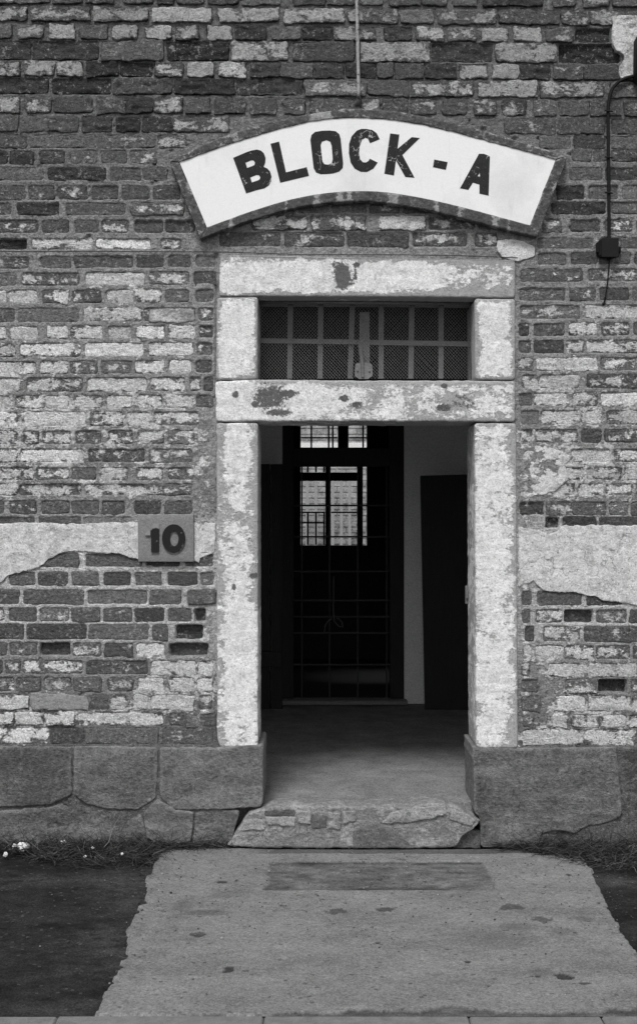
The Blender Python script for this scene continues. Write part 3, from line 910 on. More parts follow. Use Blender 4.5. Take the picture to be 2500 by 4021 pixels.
F = -.016
slab('lintel', M['stone'], sur, [(864, 1000), (1100, 1004), (1500, 1012), (2022, 1020)], [(860, 1163), (1200, 1164), (1500, 1165), (2022, 1170)], F, .33, paint=p_lintel, tone=.34, spots=[(1345, 1085, 34, 55, 1.0), (1320, 1040, 30, 14, .7), (1398, 1040, 14, 12, 1), (1395, 1080, 8, 30, .8), (1380, 1115, 12, 8, .8)], **ST)
slab('jamb_stone', M['stone'], sur, [(852, 1168), (1012, 1166)], [(848, 1492), (1010, 1490)], F, .33, paint=p_ul, tone=.36, **ST)
slab('jamb_stone', M['stone'], sur, [(1862, 1172), (2022, 1174)], [(1864, 1490), (2022, 1492)], F, .33, paint=p_ur, tone=.36, **ST)
slab('transom_stone', M['stone'], sur, [(846, 1497), (1015, 1490), (1400, 1494), (1860, 1494), (2022, 1497)], [(848, 1654), (1200, 1655), (1600, 1655), (2022, 1656)], F - .006, .33, paint=p_transom, tone=.36, spots=[(1060, 1560, 70, 55, .78), (1120, 1545, 50, 16, .9), (1090, 1620, 60, 16, .8), (925, 1550, 14, 16, .9), (998, 1588, 14, 12, 1), (1352, 1565, 22, 14, .9), (1400, 1590, 24, 14, .85), (1740, 1602, 30, 14, 1), (1743, 1515, 14, 10, 1), (1820, 1580, 60, 40, .45)], **ST)
slab('jamb_stone', M['stone'], sur, [(850, 1660), (1013, 1660)], [(852, 2905), (868, 2938), (1013, 2938)], F, .33, paint=p_jl, tone=.36, spots=[(918, 2305, 10, 12, 1), (990, 2262, 8, 14, .9), (1003, 2260, 8, 14, .9), (985, 2120, 22, 12, .5)], **ST)
slab('jamb_stone', M['stone'], sur, [(1862, 1661), (2026, 1661)], [(1868, 2938), (2032, 2938)], F, .33, paint=p_jr, tone=.36, **ST)
slab('threshold', M['threshold'], sur, [(975, 3195), (1040, 3172), (1120, 3160), (1420, 3168), (1600, 3165), (1700, 3156), (1790, 3165), (1882, 3225)],
     [(890, 3322), (1000, 3330), (1200, 3332), (1500, 3334), (1700, 3332), (1790, 3328), (1815, 3285), (1872, 3238)],
     -.055, .165, paint=.5, tone=.23, res=.010, bevel=.012, rough=.006, jit=.008, corner=.008, freq=13)
FR = dict(res=.010, bevel=.004, rough=.006, jit=.008, corner=.006, freq=16)
for top_, bot_, y_, p_, t_ in (
        ([(1525, 3196), (1600, 3174), (1700, 3164), (1752, 3172)], [(1500, 3236), (1600, 3232), (1700, 3212), (1752, 3196)], -.064, .75, .24),
        ([(1040, 3182), (1158, 3180)], [(1042, 3206), (1160, 3206)], -.060, .05, .11),
        ([(1040, 3210), (1160, 3210)], [(1050, 3240), (1160, 3246)], -.062, .8, .25),
        ([(1166, 3188), (1218, 3182)], [(1170, 3232), (1220, 3236)], -.066, .85, .26),
        ([(1224, 3200), (1282, 3204)], [(1222, 3254), (1282, 3252)], -.058, .1, .14),
        ([(1288, 3190), (1338, 3192)], [(1288, 3252), (1336, 3258)], -.063, .6, .24),
        ([(1345, 3186), (1395, 3184)], [(1345, 3236), (1395, 3226)], -.062, .7, .23),
        ([(1385, 3262), (1450, 3236), (1530, 3250), (1580, 3290), (1620, 3326)], [(1385, 3330), (1450, 3330), (1530, 3330), (1580, 3330), (1624, 3330)], -.060, .1, .15),
        ([(960, 3222), (1010, 3212), (1036, 3225)], [(950, 3262), (1010, 3258), (1040, 3262)], -.062, .7, .25),
        ([(1796, 3262), (1883, 3262)], [(1780, 3332), (1884, 3332)], -.012, .2, .13),
        ([(1770, 3176), (1840, 3200), (1866, 3222)], [(1766, 3216), (1820, 3238), (1852, 3246)], -.062, .6, .24)):
    slab('stone_fragment', M['threshold'], sur, top_, bot_, y_, .05, paint=p_, tone=t_, **FR)

# ------------------------------------------------------------------ grille in the transom window
gr = thing('transom_grille', 'dark iron grille and wire mesh in the small window over the door', 'window grille', W(1435, 1490, .1))
YG = .13
for a in (((1016, 1190), (1016, 1488)), ((1852, 1192), (1852, 1488)), ((1014, 1186), (1856, 1192))):
    p, q = a
    tube('frame_bar', [W(p[0], p[1], YG), W(q[0], q[1], YG)], .010, M['iron'], gr, 6)
for xb, xt in ((1137, 1140), (1256, 1259), (1374, 1383), (1495, 1496), (1612, 1616), (1730, 1731)):
    a, b = W(xt - 9, 1196, YG + .035), W(xt + 9, 1196, YG + .035)
    c, d = W(xb + 9, 1484, YG + .035), W(xb - 9, 1484, YG + .035)
    shape('grille_bar', [[(xt - 10.5, 1192), (xt + 10.5, 1192), (xb + 10, 1486), (xb - 10, 1486)]], YG + .035, .008, M['iron'], gr)
shape('cross_bar', [[(1016, 1328), (1440, 1334), (1852, 1341), (1852, 1360), (1440, 1353), (1016, 1346)]], YG + .024, .010, M['iron'], gr)
shape('centre_post', [[(1411, 1226), (1450, 1226), (1451, 1486), (1410, 1486)]], YG + .012, .010, M['iron'], gr)
shape('fixing_plate', [smooth_loop([(1397, 1424), (1455, 1424), (1462, 1440), (1462, 1488), (1392, 1488), (1393, 1440)], 1)], YG - .012, .006, M['iron'], gr)
fp = [o for o in gr.children if o.name.startswith('fixing_plate')][0]
for rx_, ry_ in ((1403, 1456), (1450, 1458)):
    rv = tube('rivet', [W(rx_, ry_, YG - .0135), W(rx_, ry_, YG - .018)], [.0055, .004], M['iron'], None, 10)
    rv.parent = fp; rv.location = rv.location - fp.location - gr.location
tube('pipe_stub', [W(1414, 1343, YG - .05), W(1416, 1380, YG - .03), W(1422, 1430, YG - .012), W(1424, 1480, YG - .014)], [.013, .012, .010, .008], M['iron'], gr, 10, cap=False)
tube('pipe_bore', [W(1414, 1345, YG - .0497), W(1414.5, 1350, YG - .049)], [.0098, .0098], M['board'], gr, 10)
# diamond wire mesh
vv, ff = [], []
cw = 12.6          # cell pitch in photo pixels
xa, xb, ya, yb = 1020.0, 1850.0, 1192.0, 1488.0
slope = 1.05
def wire_strip(p, q, w):
    a, b = np.array(W(*p, YG + .006)), np.array(W(*q, YG + .006))
    d = b - a; L = np.linalg.norm(d)
    if L < .004: return
    d /= L
    n = np.array([-d[2], 0, d[0]]) * w
    o = np.array([0, w, 0])
    k = len(vv)
    for c in (a, b):
        vv.extend([c + n, c - n * .5 + o, c - n * .5 - o])
    for i in range(3):
        ff.append((k + i, k + (i + 1) % 3, k + 3 + (i + 1) % 3, k + 3 + i))
hgt = (yb - ya)
for sgn in (1, -1):
    c = xa - hgt / slope if sgn > 0 else xa
    c0 = c
    while c0 < xb + (hgt / slope if sgn < 0 else 0):
        # line from (c0, ya) running sgn
        x1_, x2_ = c0, c0 + sgn * hgt / slope
        tlo, thi = 0.0, 1.0
        if sgn > 0:
            tlo = max(0, (xa - x1_) / (x2_ - x1_)); thi = min(1, (xb - x1_) / (x2_ - x1_))
        else:
            tlo = max(0, (x1_ - xb) / (x1_ - x2_)); thi = min(1, (x1_ - xa) / (x1_ - x2_))
        if thi > tlo:
            wob_ = rng.normal(0, .6)
            n_ = max(1, int((thi - tlo) * 4))
            ts = np.linspace(tlo, thi, n_ + 1)
            pts_ = [(x1_ + (x2_ - x1_) * t_ + wob_ + rng.normal(0, .5), ya + hgt * t_) for t_ in ts]
            for a_, b_ in zip(pts_[:-1], pts_[1:]):
                wire_strip(a_, b_, .00085)
        c0 += cw
vv = np.array(vv)
vv_c, cc = centred(vv)
wm = link('wire_mesh', mesh_from('wire_mesh', vv_c, ff, None, False), M['wire'], gr, cc)
wm['kind'] = 'stuff'
pbox('void_dark_panel', 960, 1900, 1120, 1540, .343, .04, M['board'], gr, 0)  # added dark panel, stands in for the unlit room behind the transom

# ------------------------------------------------------------------ inside
FZ = H - (3165 - CY) * S
YB = 3.44
ceil_z = 2.47
RX0, RX1 = -.72, 1.5
def structure(o, label=None):
    o['kind'] = 'structure'
    if label: o['label'] = label
    return o
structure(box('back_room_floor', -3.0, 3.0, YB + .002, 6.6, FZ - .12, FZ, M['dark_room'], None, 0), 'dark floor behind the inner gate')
structure(box('interior_floor', -3.0, 3.0, .10, YB, FZ - .12, FZ, M['floor'], None, 0), 'worn concrete floor inside the doorway')
structure(box('interior_ceiling', RX0 - .1, RX1 + .1, .395, YB - .003, ceil_z, ceil_z + .1, M['inner_wall'], None, 0))
structure(box('interior_side_wall', RX0 - .1, RX0, .345, YB - .003, FZ + .002, ceil_z - .002, M['inner_wall'], None, 0))
structure(box('interior_side_wall', RX1, RX1 + .1, .345, YB - .003, FZ + .002, ceil_z - .002, M['inner_wall'], None, 0))
oxl, oxr = W(1108, 0, YB)[0], W(1586, 0, YB)[0]
structure(box('interior_back_wall', RX0 - .3, oxl, YB, YB + .25, FZ + .002, 2.9, M['inner_wall'], None, .004), 'grey whitewashed wall left of the inner gateway')
structure(box('interior_back_wall', oxr, RX1 + .3, YB, YB + .25, FZ + .002, 2.9, M['inner_wall'], None, .004), 'grey whitewashed wall right of the inner gateway')
# second, dark room
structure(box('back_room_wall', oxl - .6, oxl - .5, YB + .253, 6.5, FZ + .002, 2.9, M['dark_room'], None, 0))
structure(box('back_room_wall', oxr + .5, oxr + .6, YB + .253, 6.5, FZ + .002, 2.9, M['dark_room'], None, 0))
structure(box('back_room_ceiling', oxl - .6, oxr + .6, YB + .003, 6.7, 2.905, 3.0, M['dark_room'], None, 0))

# inner gate with its dark timber frame
gate = thing('inner_gate', 'dark barred iron gate standing in the inner gateway', 'gate', W(1345, 2765, YB))
pbox('gate_post', 1108, 1152, 1560, 2760, YB + .02, .10, M['dark_wood'], gate)
pbox('gate_post', 1530, 1586, 1560, 2760, YB + .02, .10, M['dark_wood'], gate)
pbox('gate_rail', 1152, 1530, 1762, 1832, YB + .02, .08, M['dark_wood'], gate)
pbox('gate_rail', 1152, 1530, 2742, 2758, YB + .02, .06, M['iron'], gate)
for px in (1185, 1293, 1404, 1517):
    pbox('gate_bar', px - 3, px + 3, 1832, 2742, YB + .045, .012, M['black_iron'], gate, .001)
for py in (1985, 2108, 2244, 2358, 2422, 2486, 2610):
    pbox('gate_cross_bar', 1152, 1530, py - 3.5, py + 3.5, YB + .032, .012, M['black_iron'], gate, .001)
lp = [(1310, 2262), (1309, 2340), (1308, 2400), (1312, 2440), (1330, 2460), (1345, 2462), (1343, 2445), (1330, 2430), (1318, 2428)]
tube('wire_loop', [W(x, y, YB + .02 + .002 * (i % 2)) for i, (x, y) in enumerate(smooth_loop(lp, 0))], .004, M['iron'], gate, 6)
lp = [(1272, 2484), (1276, 2455), (1290, 2436), (1303, 2430)]
tube('wire_loop', [W(x, y, YB + .022) for x, y in lp], .004, M['iron'], gate, 6)

# far door with its glazed and barred window, at the end of the dark room
YF = 6.5
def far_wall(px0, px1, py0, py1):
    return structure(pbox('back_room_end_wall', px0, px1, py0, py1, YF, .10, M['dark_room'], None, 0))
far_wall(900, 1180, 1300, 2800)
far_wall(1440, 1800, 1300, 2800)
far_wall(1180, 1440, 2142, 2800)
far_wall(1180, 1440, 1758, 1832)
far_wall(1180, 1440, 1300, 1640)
win = thing('barred_window', 'dark framed window with iron bars at the far end of the passage', 'window', W(1300, 2142, YF))
pbox('mullion', 1277, 1298, 1832, 2142, YF + .01, .05, M['dark_wood'], win)
pbox('rail', 1180, 1277, 1855, 1888, YF + .01, .05, M['dark_wood'], win)
pbox('rail', 1298, 1402, 1855, 1888, YF + .01, .05, M['dark_wood'], win)
pbox('stile', 1402, 1424, 1832, 2142, YF + .01, .05, M['dark_wood'], win)
for py in (1985, 2012, 2108):
    pbox('cross_bar', 1181, 1276, py - 3, py + 3, YF + .02, .02, M['black_iron'], win, .001)
    pbox('cross_bar', 1299, 1401, py - 3, py + 3, YF + .02, .02, M['black_iron'], win, .001)
pbox('cross_bar', 1181, 1276, 2049, 2056, YF + .02, .02, M['black_iron'], win, .001)
for px in (1208, 1240, 1272):
    pbox('window_bar', px - 3.5, px + 3.5, 2015, 2140, YF + .045, .02, M['black_iron'], win, .001)
    pbox('window_bar', px - 3.5, px + 3.5, 1833, 1854, YF + .045, .02, M['black_iron'], win, .001)
fan = thing('fanlight', 'small barred fanlight high over the far window', 'window', W(1330, 1758, YF))
pbox('mullion', 1326, 1368, 1641, 1757, YF + .01, .05, M['dark_wood'], fan)
for px in (1222, 1290, 1306, 1425):
    pbox('window_bar', px - 3.5, px + 3.5, 1641, 1757, YF + .03, .02, M['black_iron'], fan, .001)
pbox('cross_bar', 1181, 1325, 1716, 1722, YF + .03, .018, M['black_iron'], fan, .001)
pbox('cross_bar', 1369, 1439, 1716, 1722, YF + .03, .018, M['black_iron'], fan, .001)

# the yard behind: a brick wall, its window bars, and a canopy
yard = thing('yard_wall', 'pale brick wall of the yard behind, seen through the far window', 'wall', (0, 11.5, 0))
fy = 11.5
kf = S * (D + fy) / D
ztop = 3.9
box('wall_body', -3, 3.5, fy + .012, fy + .3, 0, ztop, M['far_brick'], yard, 0)
pbox('sky_strip_band', 1000, 1600, 1738, 1757, fy - .01, .018, M['paper'], yard, 0)  # bright strip of sky painted as a white band on the wall
bv, bf = [], []
zc, k = 1.1, 0
while zc < ztop - .07:
    x = -1.0 + (.15 if k % 2 else 0)
    while x < 2.0:
        wd = .28
        n = len(bv)
        y_ = fy - .001 + rng.uniform(-.004, .004)
        X0, X1, Z0, Z1 = x, x + wd - .014, zc, zc + .066
        bv += [(X0, y_, Z0), (X1, y_, Z0), (X1, y_, Z1), (X0, y_, Z1), (X0, fy + .02, Z0), (X1, fy + .02, Z0), (X1, fy + .02, Z1), (X0, fy + .02, Z1)]
        bf += [(n, n + 1, n + 2, n + 3), (n + 1, n + 5, n + 6, n + 2), (n + 4, n, n + 3, n + 7), (n + 3, n + 2, n + 6, n + 7), (n + 4, n + 5, n + 1, n)]
        x += wd
    zc += .082; k += 1
fb = link('yard_bricks', mesh_from('yard_bricks', bv, bf, None, False), M['far_brick'], yard); fb['kind'] = 'stuff'
kb = S * (D + 6.62) / D
yb_ = thing('yard_railing', 'pale upright bars standing close before the yard wall, outside the far window', 'railing', W(1300, 2142, 11.2))
for px in (1206, 1240, 1306, 1340, 1372):
    pbox('upright', px - 6, px + 6, 1860, 2150, 11.2, .03, M['pipe2'], yb_, .002)
pbox('top_rail', 1180, 1420, 2048, 2056, 11.235, .03, M['pipe2'], yb_, .002)

# door leaves standing open inside
dl = thing('door_leaf', 'dark boarded door leaf folded back at the left inside the doorway', 'door', W(1040, 2790, 3.2))
for k, (a, b) in enumerate(((900, 958), (960, 1013), (1015, 1060), (1062, 1109))):
    pbox('plank', a, b, 1822, 2788, 3.20 + .003 * (k % 2), .04, M['dark_wood'], dl, .003)
pbox('batten', 905, 1105, 2560, 2620, 3.17, .028, M['dark_wood'], dl, .003)
dr = thing('door_leaf', 'dark plain door leaf folded back at the right inside the doorway', 'door', W(1760, 2790, 3.15))
shape('leaf', [[(1650, 1868), (1850, 1862), (1990, 1858), (1990, 2792), (1850, 2790), (1668, 2786)]], 3.15, .045, M['dark_wood'], dr)
lk = thing('door_lock', 'small grey iron lock keep on the right inner edge of the doorway', 'lock', W(1838, 2335, .32))
pbox('keep', 1826, 1852, 2300, 2372, .30, .02, M['iron'], lk, .003)
pbox('tongue', 1829, 1838, 2322, 2350, .285, .0145, M['iron'], lk, .002)
# cracked plaster lip of the far floor edge
structure(pbox('inner_step', 1090, 1600, 2752, 2770, YB - .12, .116, M['plate'], None, .006), 'low pale sill in front of the inner gate')

# ------------------------------------------------------------------ arched sign
sign = thing('arched_sign', 'arched white board sign reading BLOCK - A in black letters, grey frame', 'sign', W(1440, 940, -.03))
outer_top = [(667, 633), (760, 585), (890, 531), (1020, 489), (1150, 457), (1280, 434), (1400, 425), (1500, 428), (1600, 444), (1686, 460), (1852, 500), (2000, 543), (2120, 580), (2226, 614)]
outer_bot = [(787, 938), (900, 893), (1010, 856), (1117, 825), (1230, 802), (1334, 790), (1430, 788), (1540, 799), (1640, 815), (1727, 834), (1850, 866), (1980, 900), (2108, 931)]
inner_top = [(705, 636), (820, 594), (933, 555), (1070, 512), (1215, 476), (1300, 464), (1400, 460), (1530, 468), (1662, 489), (1800, 522), (1936, 561), (2060, 593), (2180, 626)]
inner_bot = [(813, 893), (960, 838), (1117, 788), (1230, 764), (1334, 752), (1430, 749), (1519, 754), (1660, 777), (1805, 811), (1940, 847), (2079, 885)]
def p_ft(px, py):
    return .14 + .65 * np.exp(-((px - 1258) / 38) ** 4) + .22 * np.interp(px, [667, 900, 1200, 1800, 2226], [.4, 1, .2, .5, 1.2])
def p_fb(px, py):
    v = .10 + 0 * px
    for c_, w_, a_ in ((905, 10, .5), (1122, 5, .6), (1245, 14, .6), (1335, 16, .6), (1372, 10, .7), (1400, 6, .4), (1545, 22, .7), (1712, 8, .7), (1805, 9, .6), (1940, 16, .5), (1996, 5, .7)):
        v = v + a_ * np.exp(-((px - c_) / w_) ** 2)
    return v
def ring(a, n=60):
    return [tuple(p) for p in polyline(a, np.linspace(0, 1, n))]
def sm(a):   # soften polyline kinks
    a = np.array(ring(a, 60)); b = a.copy()
    for _ in range(6):
        b[1:-1] = (b[:-2] + 2 * b[1:-1] + b[2:]) / 4
    return [tuple(p) for p in b]
oT, oB, iT, iB = sm(outer_top), sm(outer_bot), sm(inner_top), sm(inner_bot)
YS = -.055
shape('board', [iT + iB[::-1]], YS + .006, .03, M['sign_white'], sign)
SF = dict(res=.010, bevel=.005, rough=.002, jit=.004, corner=.002, freq=14, tone=.08)
slab('frame_rail', M['sign_frame'], sign, oT, [(x, y) for x, y in iT], YS, .06, paint=p_ft, **SF)
slab('frame_rail', M['sign_frame'], sign, iB, oB, YS, .06, paint=p_fb, **SF)
slab('frame_rail', M['sign_frame'], sign, [(667, 634), (704, 638)], [(787, 937), (812, 894)], YS + .001, .06, paint=.24, **SF)
slab('frame_rail', M['sign_frame'], sign, [(2181, 627), (2226, 615)], [(2080, 886), (2108, 930)], YS + .001, .06, paint=.24, **SF)

def z1(p): return (640 + p[0] / 1.844, 400 + p[1] / 1.844)
def z2(p): return (1400 + p[0] / 1.68, 400 + p[1] / 1.68)
LET = [
    ([z1(p) for p in [(508, 405), (600, 366), (640, 352), (680, 345), (708, 352), (730, 372), (742, 405), (740, 440), (728, 470), (755, 482), (775, 505), (785, 540), (782, 575), (765, 605), (735, 625), (670, 641), (602, 663)]],
     [z1(p) for p in [(597, 440), (640, 422), (657, 425), (666, 440), (662, 456), (650, 463), (609, 478)]],
     [z1(p) for p in [(632, 547), (675, 529), (695, 531), (704, 545), (700, 560), (688, 568), (643, 583)]]),
    ([z1(p) for p in [(778, 303), (840, 287), (890, 510), (1040, 472), (1056, 535), (848, 585)]],),
    ([z1(p) for p in [(1066, 275), (1074, 240), (1100, 217), (1150, 209), (1205, 207), (1250, 213), (1275, 234), (1285, 268), (1303, 445), (1300, 478), (1275, 503), (1230, 518), (1180, 522), (1140, 523), (1108, 511), (1090, 480), (1078, 380)]],
     [z1(p) for p in [(1140, 312), (1150, 288), (1182, 277), (1210, 288), (1220, 318), (1228, 415), (1221, 442), (1195, 455), (1168, 451), (1154, 432)]]),
    ([(1436, 506), (1460, 510), (1477, 522), (1490, 546), (1452, 562), (1445, 546), (1434, 540), (1420, 550), (1411, 575), (1409, 600), (1413, 625), (1424, 637), (1436, 638), (1446, 632), (1451, 623), (1482, 638), (1465, 662), (1440, 675), (1415, 674), (1392, 662), (1376, 638), (1369, 600), (1370, 565), (1380, 535), (1400, 513), (1418, 506)],),
    ([z2(p) for p in [(220, 208), (280, 215), (268, 310), (362, 232), (415, 238), (300, 350), (380, 500), (320, 495), (258, 385), (245, 485), (182, 473)]],),
    ([z2(p) for p in [(510, 380), (598, 397), (587, 448), (502, 430)]],),
    ([z2(p) for p in [(805, 342), (840, 343), (877, 360), (868, 618), (808, 605), (808, 545), (765, 532), (735, 580), (680, 570)]],
     [z2(p) for p in [(810, 468), (795, 490), (812, 492)]]),
]
for i, lp in enumerate(LET):
    shape('hyphen' if i == 5 else 'letter', [list(l) for l in lp], YS + .0045, .003, M['letter'], sign)

# ------------------------------------------------------------------ number plaque
pq = thing('number_plaque', 'square grey plaque with raised dark number 10 on the wall', 'house number', W(650, 2207, -.03))
slab('plate', M['plate'], pq, [(541, 2021), (760, 2019)], [(543, 2206), (761, 2207)], -.030, .04, res=.03, bevel=.003, rough=.0008, jit=.0012, corner=.003, freq=20)
def z7(p): return (500 + p[0] / 3.78, 1980 + p[1] / 3.78)
shape('digit', [[z7(p) for p in [(388, 290), (470, 290), (468, 708), (460, 714), (360, 714), (355, 706), (355, 462), (268, 462), (260, 428), (370, 378)]]], -.041, .012, M['number'], pq)
el = lambda cx, cy, rx, ry, n=40: [z7((cx + rx * math.cos(2 * math.pi * k / n), cy + ry * math.sin(2 * math.pi * k / n))) for k in range(n)]
shape('digit', [el(687, 507, 172, 210), el(695, 508, 66, 115)], -.041, .012, M['number'], pq)

# ------------------------------------------------------------------ cable, box, lamp housing, pipe, wire
cb = thing('cable', 'black cable clipped down the wall to the junction box', 'cable', W(2388, 940, -.02))
arc = [(2530, 296), (2490, 298), (2455, 306), (2425, 322), (2404, 345), (2392, 375), (2386, 410), (2385, 440), (2386, 560), (2388, 700), (2389, 850), (2389, 940)]
arc = [arc[0]] + [tuple(p) for p in polyline(arc, np.linspace(0.02, .98, 40))] + [arc[-1]]
tube('sheath', [W(x, y, -.020) for x, y in arc], .0088, M['rubber'], cb, 8)
for y in (436, 618, 757):
    tube('clip', [W(2374, y - 2, -.016), W(2377, y - 1, -.030), W(2388, y, -.034), W(2399, y + 1, -.030), W(2402, y + 2, -.016)], .004, M['rubber'], cb, 6)
jb = thing('junction_box', 'small square black junction box on the right wall with thin tail cable', 'junction box', W(2388, 1012, -.04))
pbox('housing', 2352, 2424, 938, 1006, -.050, .055, M['rubber'], jb, .006)
pbox('lid', 2360, 2428, 934, 1010, -.060, .0095, M['rubber'], jb, .004)
pbox('gland', 2380, 2398, 926, 937, -.034, .022, M['rubber'], jb, .003)
pbox('gland', 2382, 2397, 1011, 1020, -.034, .022, M['rubber'], jb, .003)
pbox('lug', 2342, 2351, 950, 992, -.030, .03, M['rubber'], jb, .003)
pbox('lug', 2429, 2437, 968, 992, -.030, .03, M['rubber'], jb, .003)
tube('tail_cable', [W(2390, 1018, -.024), W(2388, 1060, -.02), W(2383, 1110, -.016), W(2376, 1160, -.014), W(2371, 1185, -.008), W(2369, 1194, .01)], .0036, M['rubber'], jb, 6)
tube('cable_hole_disc', [W(2369, 1193, -.007), W(2369, 1193, .012)], .0085, M['board'], jb, 10)  # black disc painted for the dark hole where the cable goes in

lh = thing('lamp_housing', 'dark metal housing cut off by the right edge near the top', 'wall lamp', W(2520, 300, -.1))
shape('body', [[(2508, 136), (2530, 96), (2660, 92), (2660, 318), (2530, 318), (2520, 306), (2506, 292)]], -.115, .11, M['rubber'], lh, .003)
pbox('bracket', 2520, 2640, 306, 322, -.10, .095, M['rubber'], lh, .002)

pp = thing('thin_pipe', 'thin pale rusty pipe running down the wall to the top of the sign', 'pipe', W(1405, 400, -.03))
tube('pipe', [W(1399 + 9 * (y + 60) / 450, y, -.030 + .0006 * math.sin(y * .05)) for y in range(-90, 386, 25)], .0088, M['pipe'], pp, 10)
tube('pipe_foot', [W(1407, 380, -.028), W(1405, 400, -.024), W(1404, 420, -.016)], [.006, .008, .013], M['black_iron'], pp, 10)
tw = thing('taut_wire', 'thin dark wire stretched along the wall just over the lintel', 'wire', W(1000, 1000, -.02))
tube('strand', [W(x, y, -.026) for x, y in ((-250, 983), (0, 987), (430, 987), (860, 989), (1200, 1000), (1500, 1000), (1800, 1003), (2030, 1012))], .0024, M['black_iron'], tw, 5)

# ------------------------------------------------------------------ dry weeds and litter at the foot of the wall
def weeds(name, label, n, xlo, xhi, dens, seed):
    r = np.random.default_rng(seed)
    V, Fc, T = [], [], []
    k = 0
    while k < n:
        x = r.uniform(xlo, xhi); y = -abs(r.normal(.02, .20)) - .02
        if not dens(x, y, r): continue
        k += 1
        an = r.uniform(0, 2 * math.pi); L = r.uniform(.03, .16) * (1.6 if r.random() < .08 else 1); up = abs(r.normal(.12, .28))
        p = np.array([x, y, .004 + r.uniform(0, .03)])
        d = np.array([math.cos(an), math.sin(an) * .7, up]); d /= np.linalg.norm(d)
        w = r.uniform(.0007, .0019)
        tn = .012 + .09 * r.random() ** 2.2 + (.12 if r.random() < .05 else 0)
        b = len(V)
        segs = 4
        for s in range(segs + 1):
            wd = w * (1 - .6 * s / segs)
            sd = np.cross(d, [0, 0, 1.0]); nn = np.linalg.norm(sd); sd = sd / nn if nn > 1e-6 else np.array([1.0, 0, 0])
            upv = np.cross(sd, d)
            V += [p + sd * wd, p - sd * wd * .5 + upv * wd, p - sd * wd * .5 - upv * wd]
            T += [tn] * 3
            p = p + d * L / segs
            p[2] = max(p[2], .004); p[1] = min(p[1], -.012)
            d = d + r.normal(0, .28, 3); d[2] -= .12; d /= np.linalg.norm(d)
        for s in range(segs):
            for q in range(3):
                i0, i1 = b + s * 3 + q, b + s * 3 + (q + 1) % 3
                Fc.append((i0, i1, i1 + 3, i0 + 3))
    o = link(name, mesh_from(name, V, Fc, dict(tone=np.array(T)), False), M['grass'])
    tag(o, label, 'dry weeds', kind='stuff')
    return o


def dens_l(x, y, r):
    lim = np.interp(x, [-1.9, -1.6, -1.45, -1.2, -.95, -.8, -.6, -.4], [.07, .10, .16, .34, .44, .36, .08, .03])
    return -y < lim * (.75 + .5 * r.random()) and (x < -.8 or -y < .09)


def dens_r(x, y, r):
    lim = np.interp(x, [.9, 1.05, 1.2, 1.35, 1.9], [.03, .12, .25, .45, .55])
    return -y < lim * (.7 + .6 * r.random())


weeds('dead_grass', 'tangle of dead dry grass at the foot of the wall left of the path', 4200, -1.95, -.35, dens_l, 3)
weeds('dead_grass', 'tangle of dead dry grass and twigs at the foot of the wall right of the path', 3600, .9, 2.0, dens_r, 4)


def chunk(name, px, py, w, h, mat, seed, lift=0.0):
    r = np.random.default_rng(seed)
    bm = bmesh.new()
    bmesh.ops.create_icosphere(bm, subdivisions=2, radius=1)
    q = G(px, py)
    kx = S * (D + q[1]) / D
    rx = w * kx / 2
    for v in bm.verts:
        s = .75 + .5 * r.random()
        v.co = Vector((v.co.x * rx * s, v.co.y * rx * .8 * s, v.co.z * h * kx * .5 * s))
    me = bpy.data.meshes.new(name); bm.to_mesh(me); bm.free()
    o = link(name, me, mat, None, (q[0], q[1], .004 + h * kx * .3 + lift))
    o.rotation_euler = (0, 0, r.uniform(0, 3))
    return o


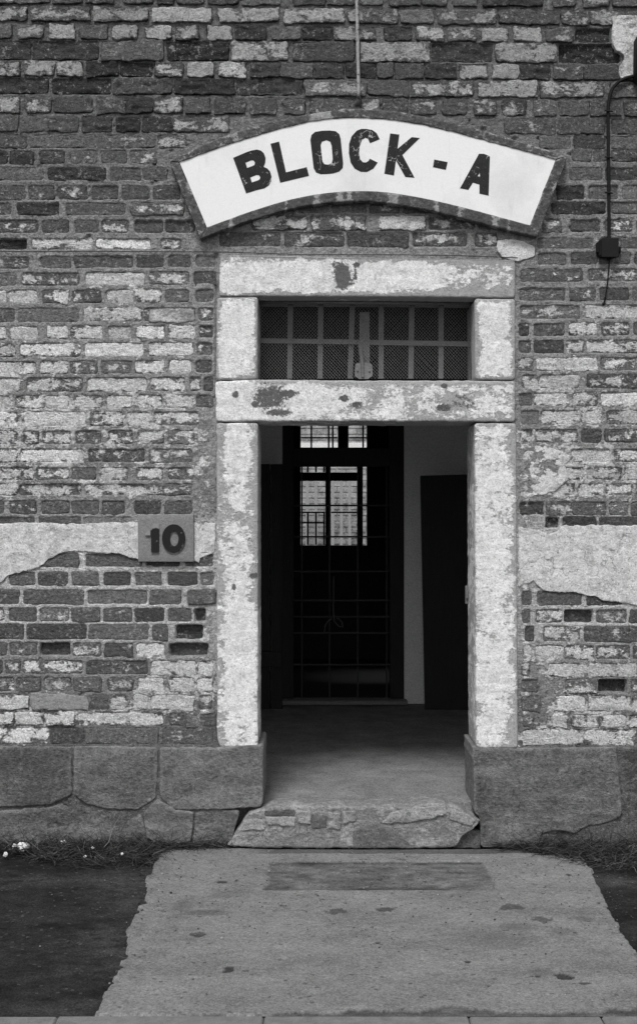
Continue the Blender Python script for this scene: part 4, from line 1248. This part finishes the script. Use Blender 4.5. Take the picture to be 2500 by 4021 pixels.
for (px, py, w, h, sd, lab) in [(92, 3352, 58, 40, 1, 'largest white chip lying on the asphalt at far left'),
        (60, 3350, 26, 30, 2, 'small white chip touching the largest one at far left'),
        (22, 3374, 20, 20, 3, 'lone white chip nearest the left edge on the asphalt'),
        (250, 3332, 34, 30, 4, 'slanted white chip in the dead grass under the left plinth'),
        (262, 3306, 26, 14, 6, 'thin white chip in the dead grass close to the plinth')]:
    tag(chunk('white_chip', px, py, w, h, M['paper'], sd, .012), lab, 'chip', 'white chips scattered in the grass')
for (px, py, lab) in ((335, 3398, 'tiny white speck lying on bare asphalt just in front of the dead grass'),
        (395, 3322, 'tiny white speck in the grass under the corner stone of the plinth'),
        (355, 3318, 'tiny white speck at the foot of the plinth, left of the corner stone'),
        (300, 3322, 'tiny white speck deep in the grass beside the thin white chip'),
        (365, 3364, 'tiny white speck in the middle of the dead grass left of the path'),
        (480, 3388, 'tiny white speck in the grass closest to the concrete path')):
    tag(chunk('white_speck', px, py, 13, 11, M['paper'], px, .035), lab, 'chip', 'tiny white specks')
for (px, py, w, h, sd, lab) in [(2268, 3365, 40, 30, 11, 'grey broken stone in the dead grass right of the path'),
        (2484, 3352, 60, 40, 12, 'larger grey stone at the right edge by the wall'),
        (838, 3318, 16, 10, 13, 'small grey pebble at the foot of the plinth beside the threshold')]:
    tag(chunk('rubble_stone', px, py, w, h, M['rubble'], sd), lab, 'stone')


# loose grit and crumbs on the ground: beyond counting
r_ = np.random.default_rng(12)
bm0 = bmesh.new(); bmesh.ops.create_icosphere(bm0, subdivisions=1, radius=1)
iv = np.array([v.co[:] for v in bm0.verts]); iff = np.array([[v.index for v in f.verts] for f in bm0.faces]); bm0.free()
GV, GF, GT = [], [], []
for k in range(900):
    x, y = r_.uniform(-1.75, 1.75), -abs(r_.normal(0, .9)) - .06
    if y < -2.15: continue
    if r_.random() < .35: x = (-.79 if r_.random() < .6 else 1.27) + r_.normal(0, .06)
    on = -.76 < x < 1.22
    q = r_.uniform(.0018, .0048) * (1.8 if r_.random() < .07 else 1)
    pt_ = iv * q * r_.uniform(.6, 1.3, (len(iv), 3)) * np.array([1, 1, .6]) + np.array([x, y, (.0155 if on else .002) + q * .3])
    GF.append(iff + len(GV) * len(iv)); GV.append(pt_)
    GT.append(np.full(len(iv), r_.choice([.04, .07, .16, .28, .45], p=[.3, .25, .25, .15, .05]) if on else r_.choice([.03, .05, .08, .14, .3], p=[.3, .3, .25, .12, .03])))
go = link('loose_grit', mesh_from('loose_grit', np.concatenate(GV), np.concatenate(GF), dict(tone=np.concatenate(GT)), False), M['grass'])
tag(go, 'fine grit and crumbs scattered over the path and asphalt', 'grit', kind='stuff')
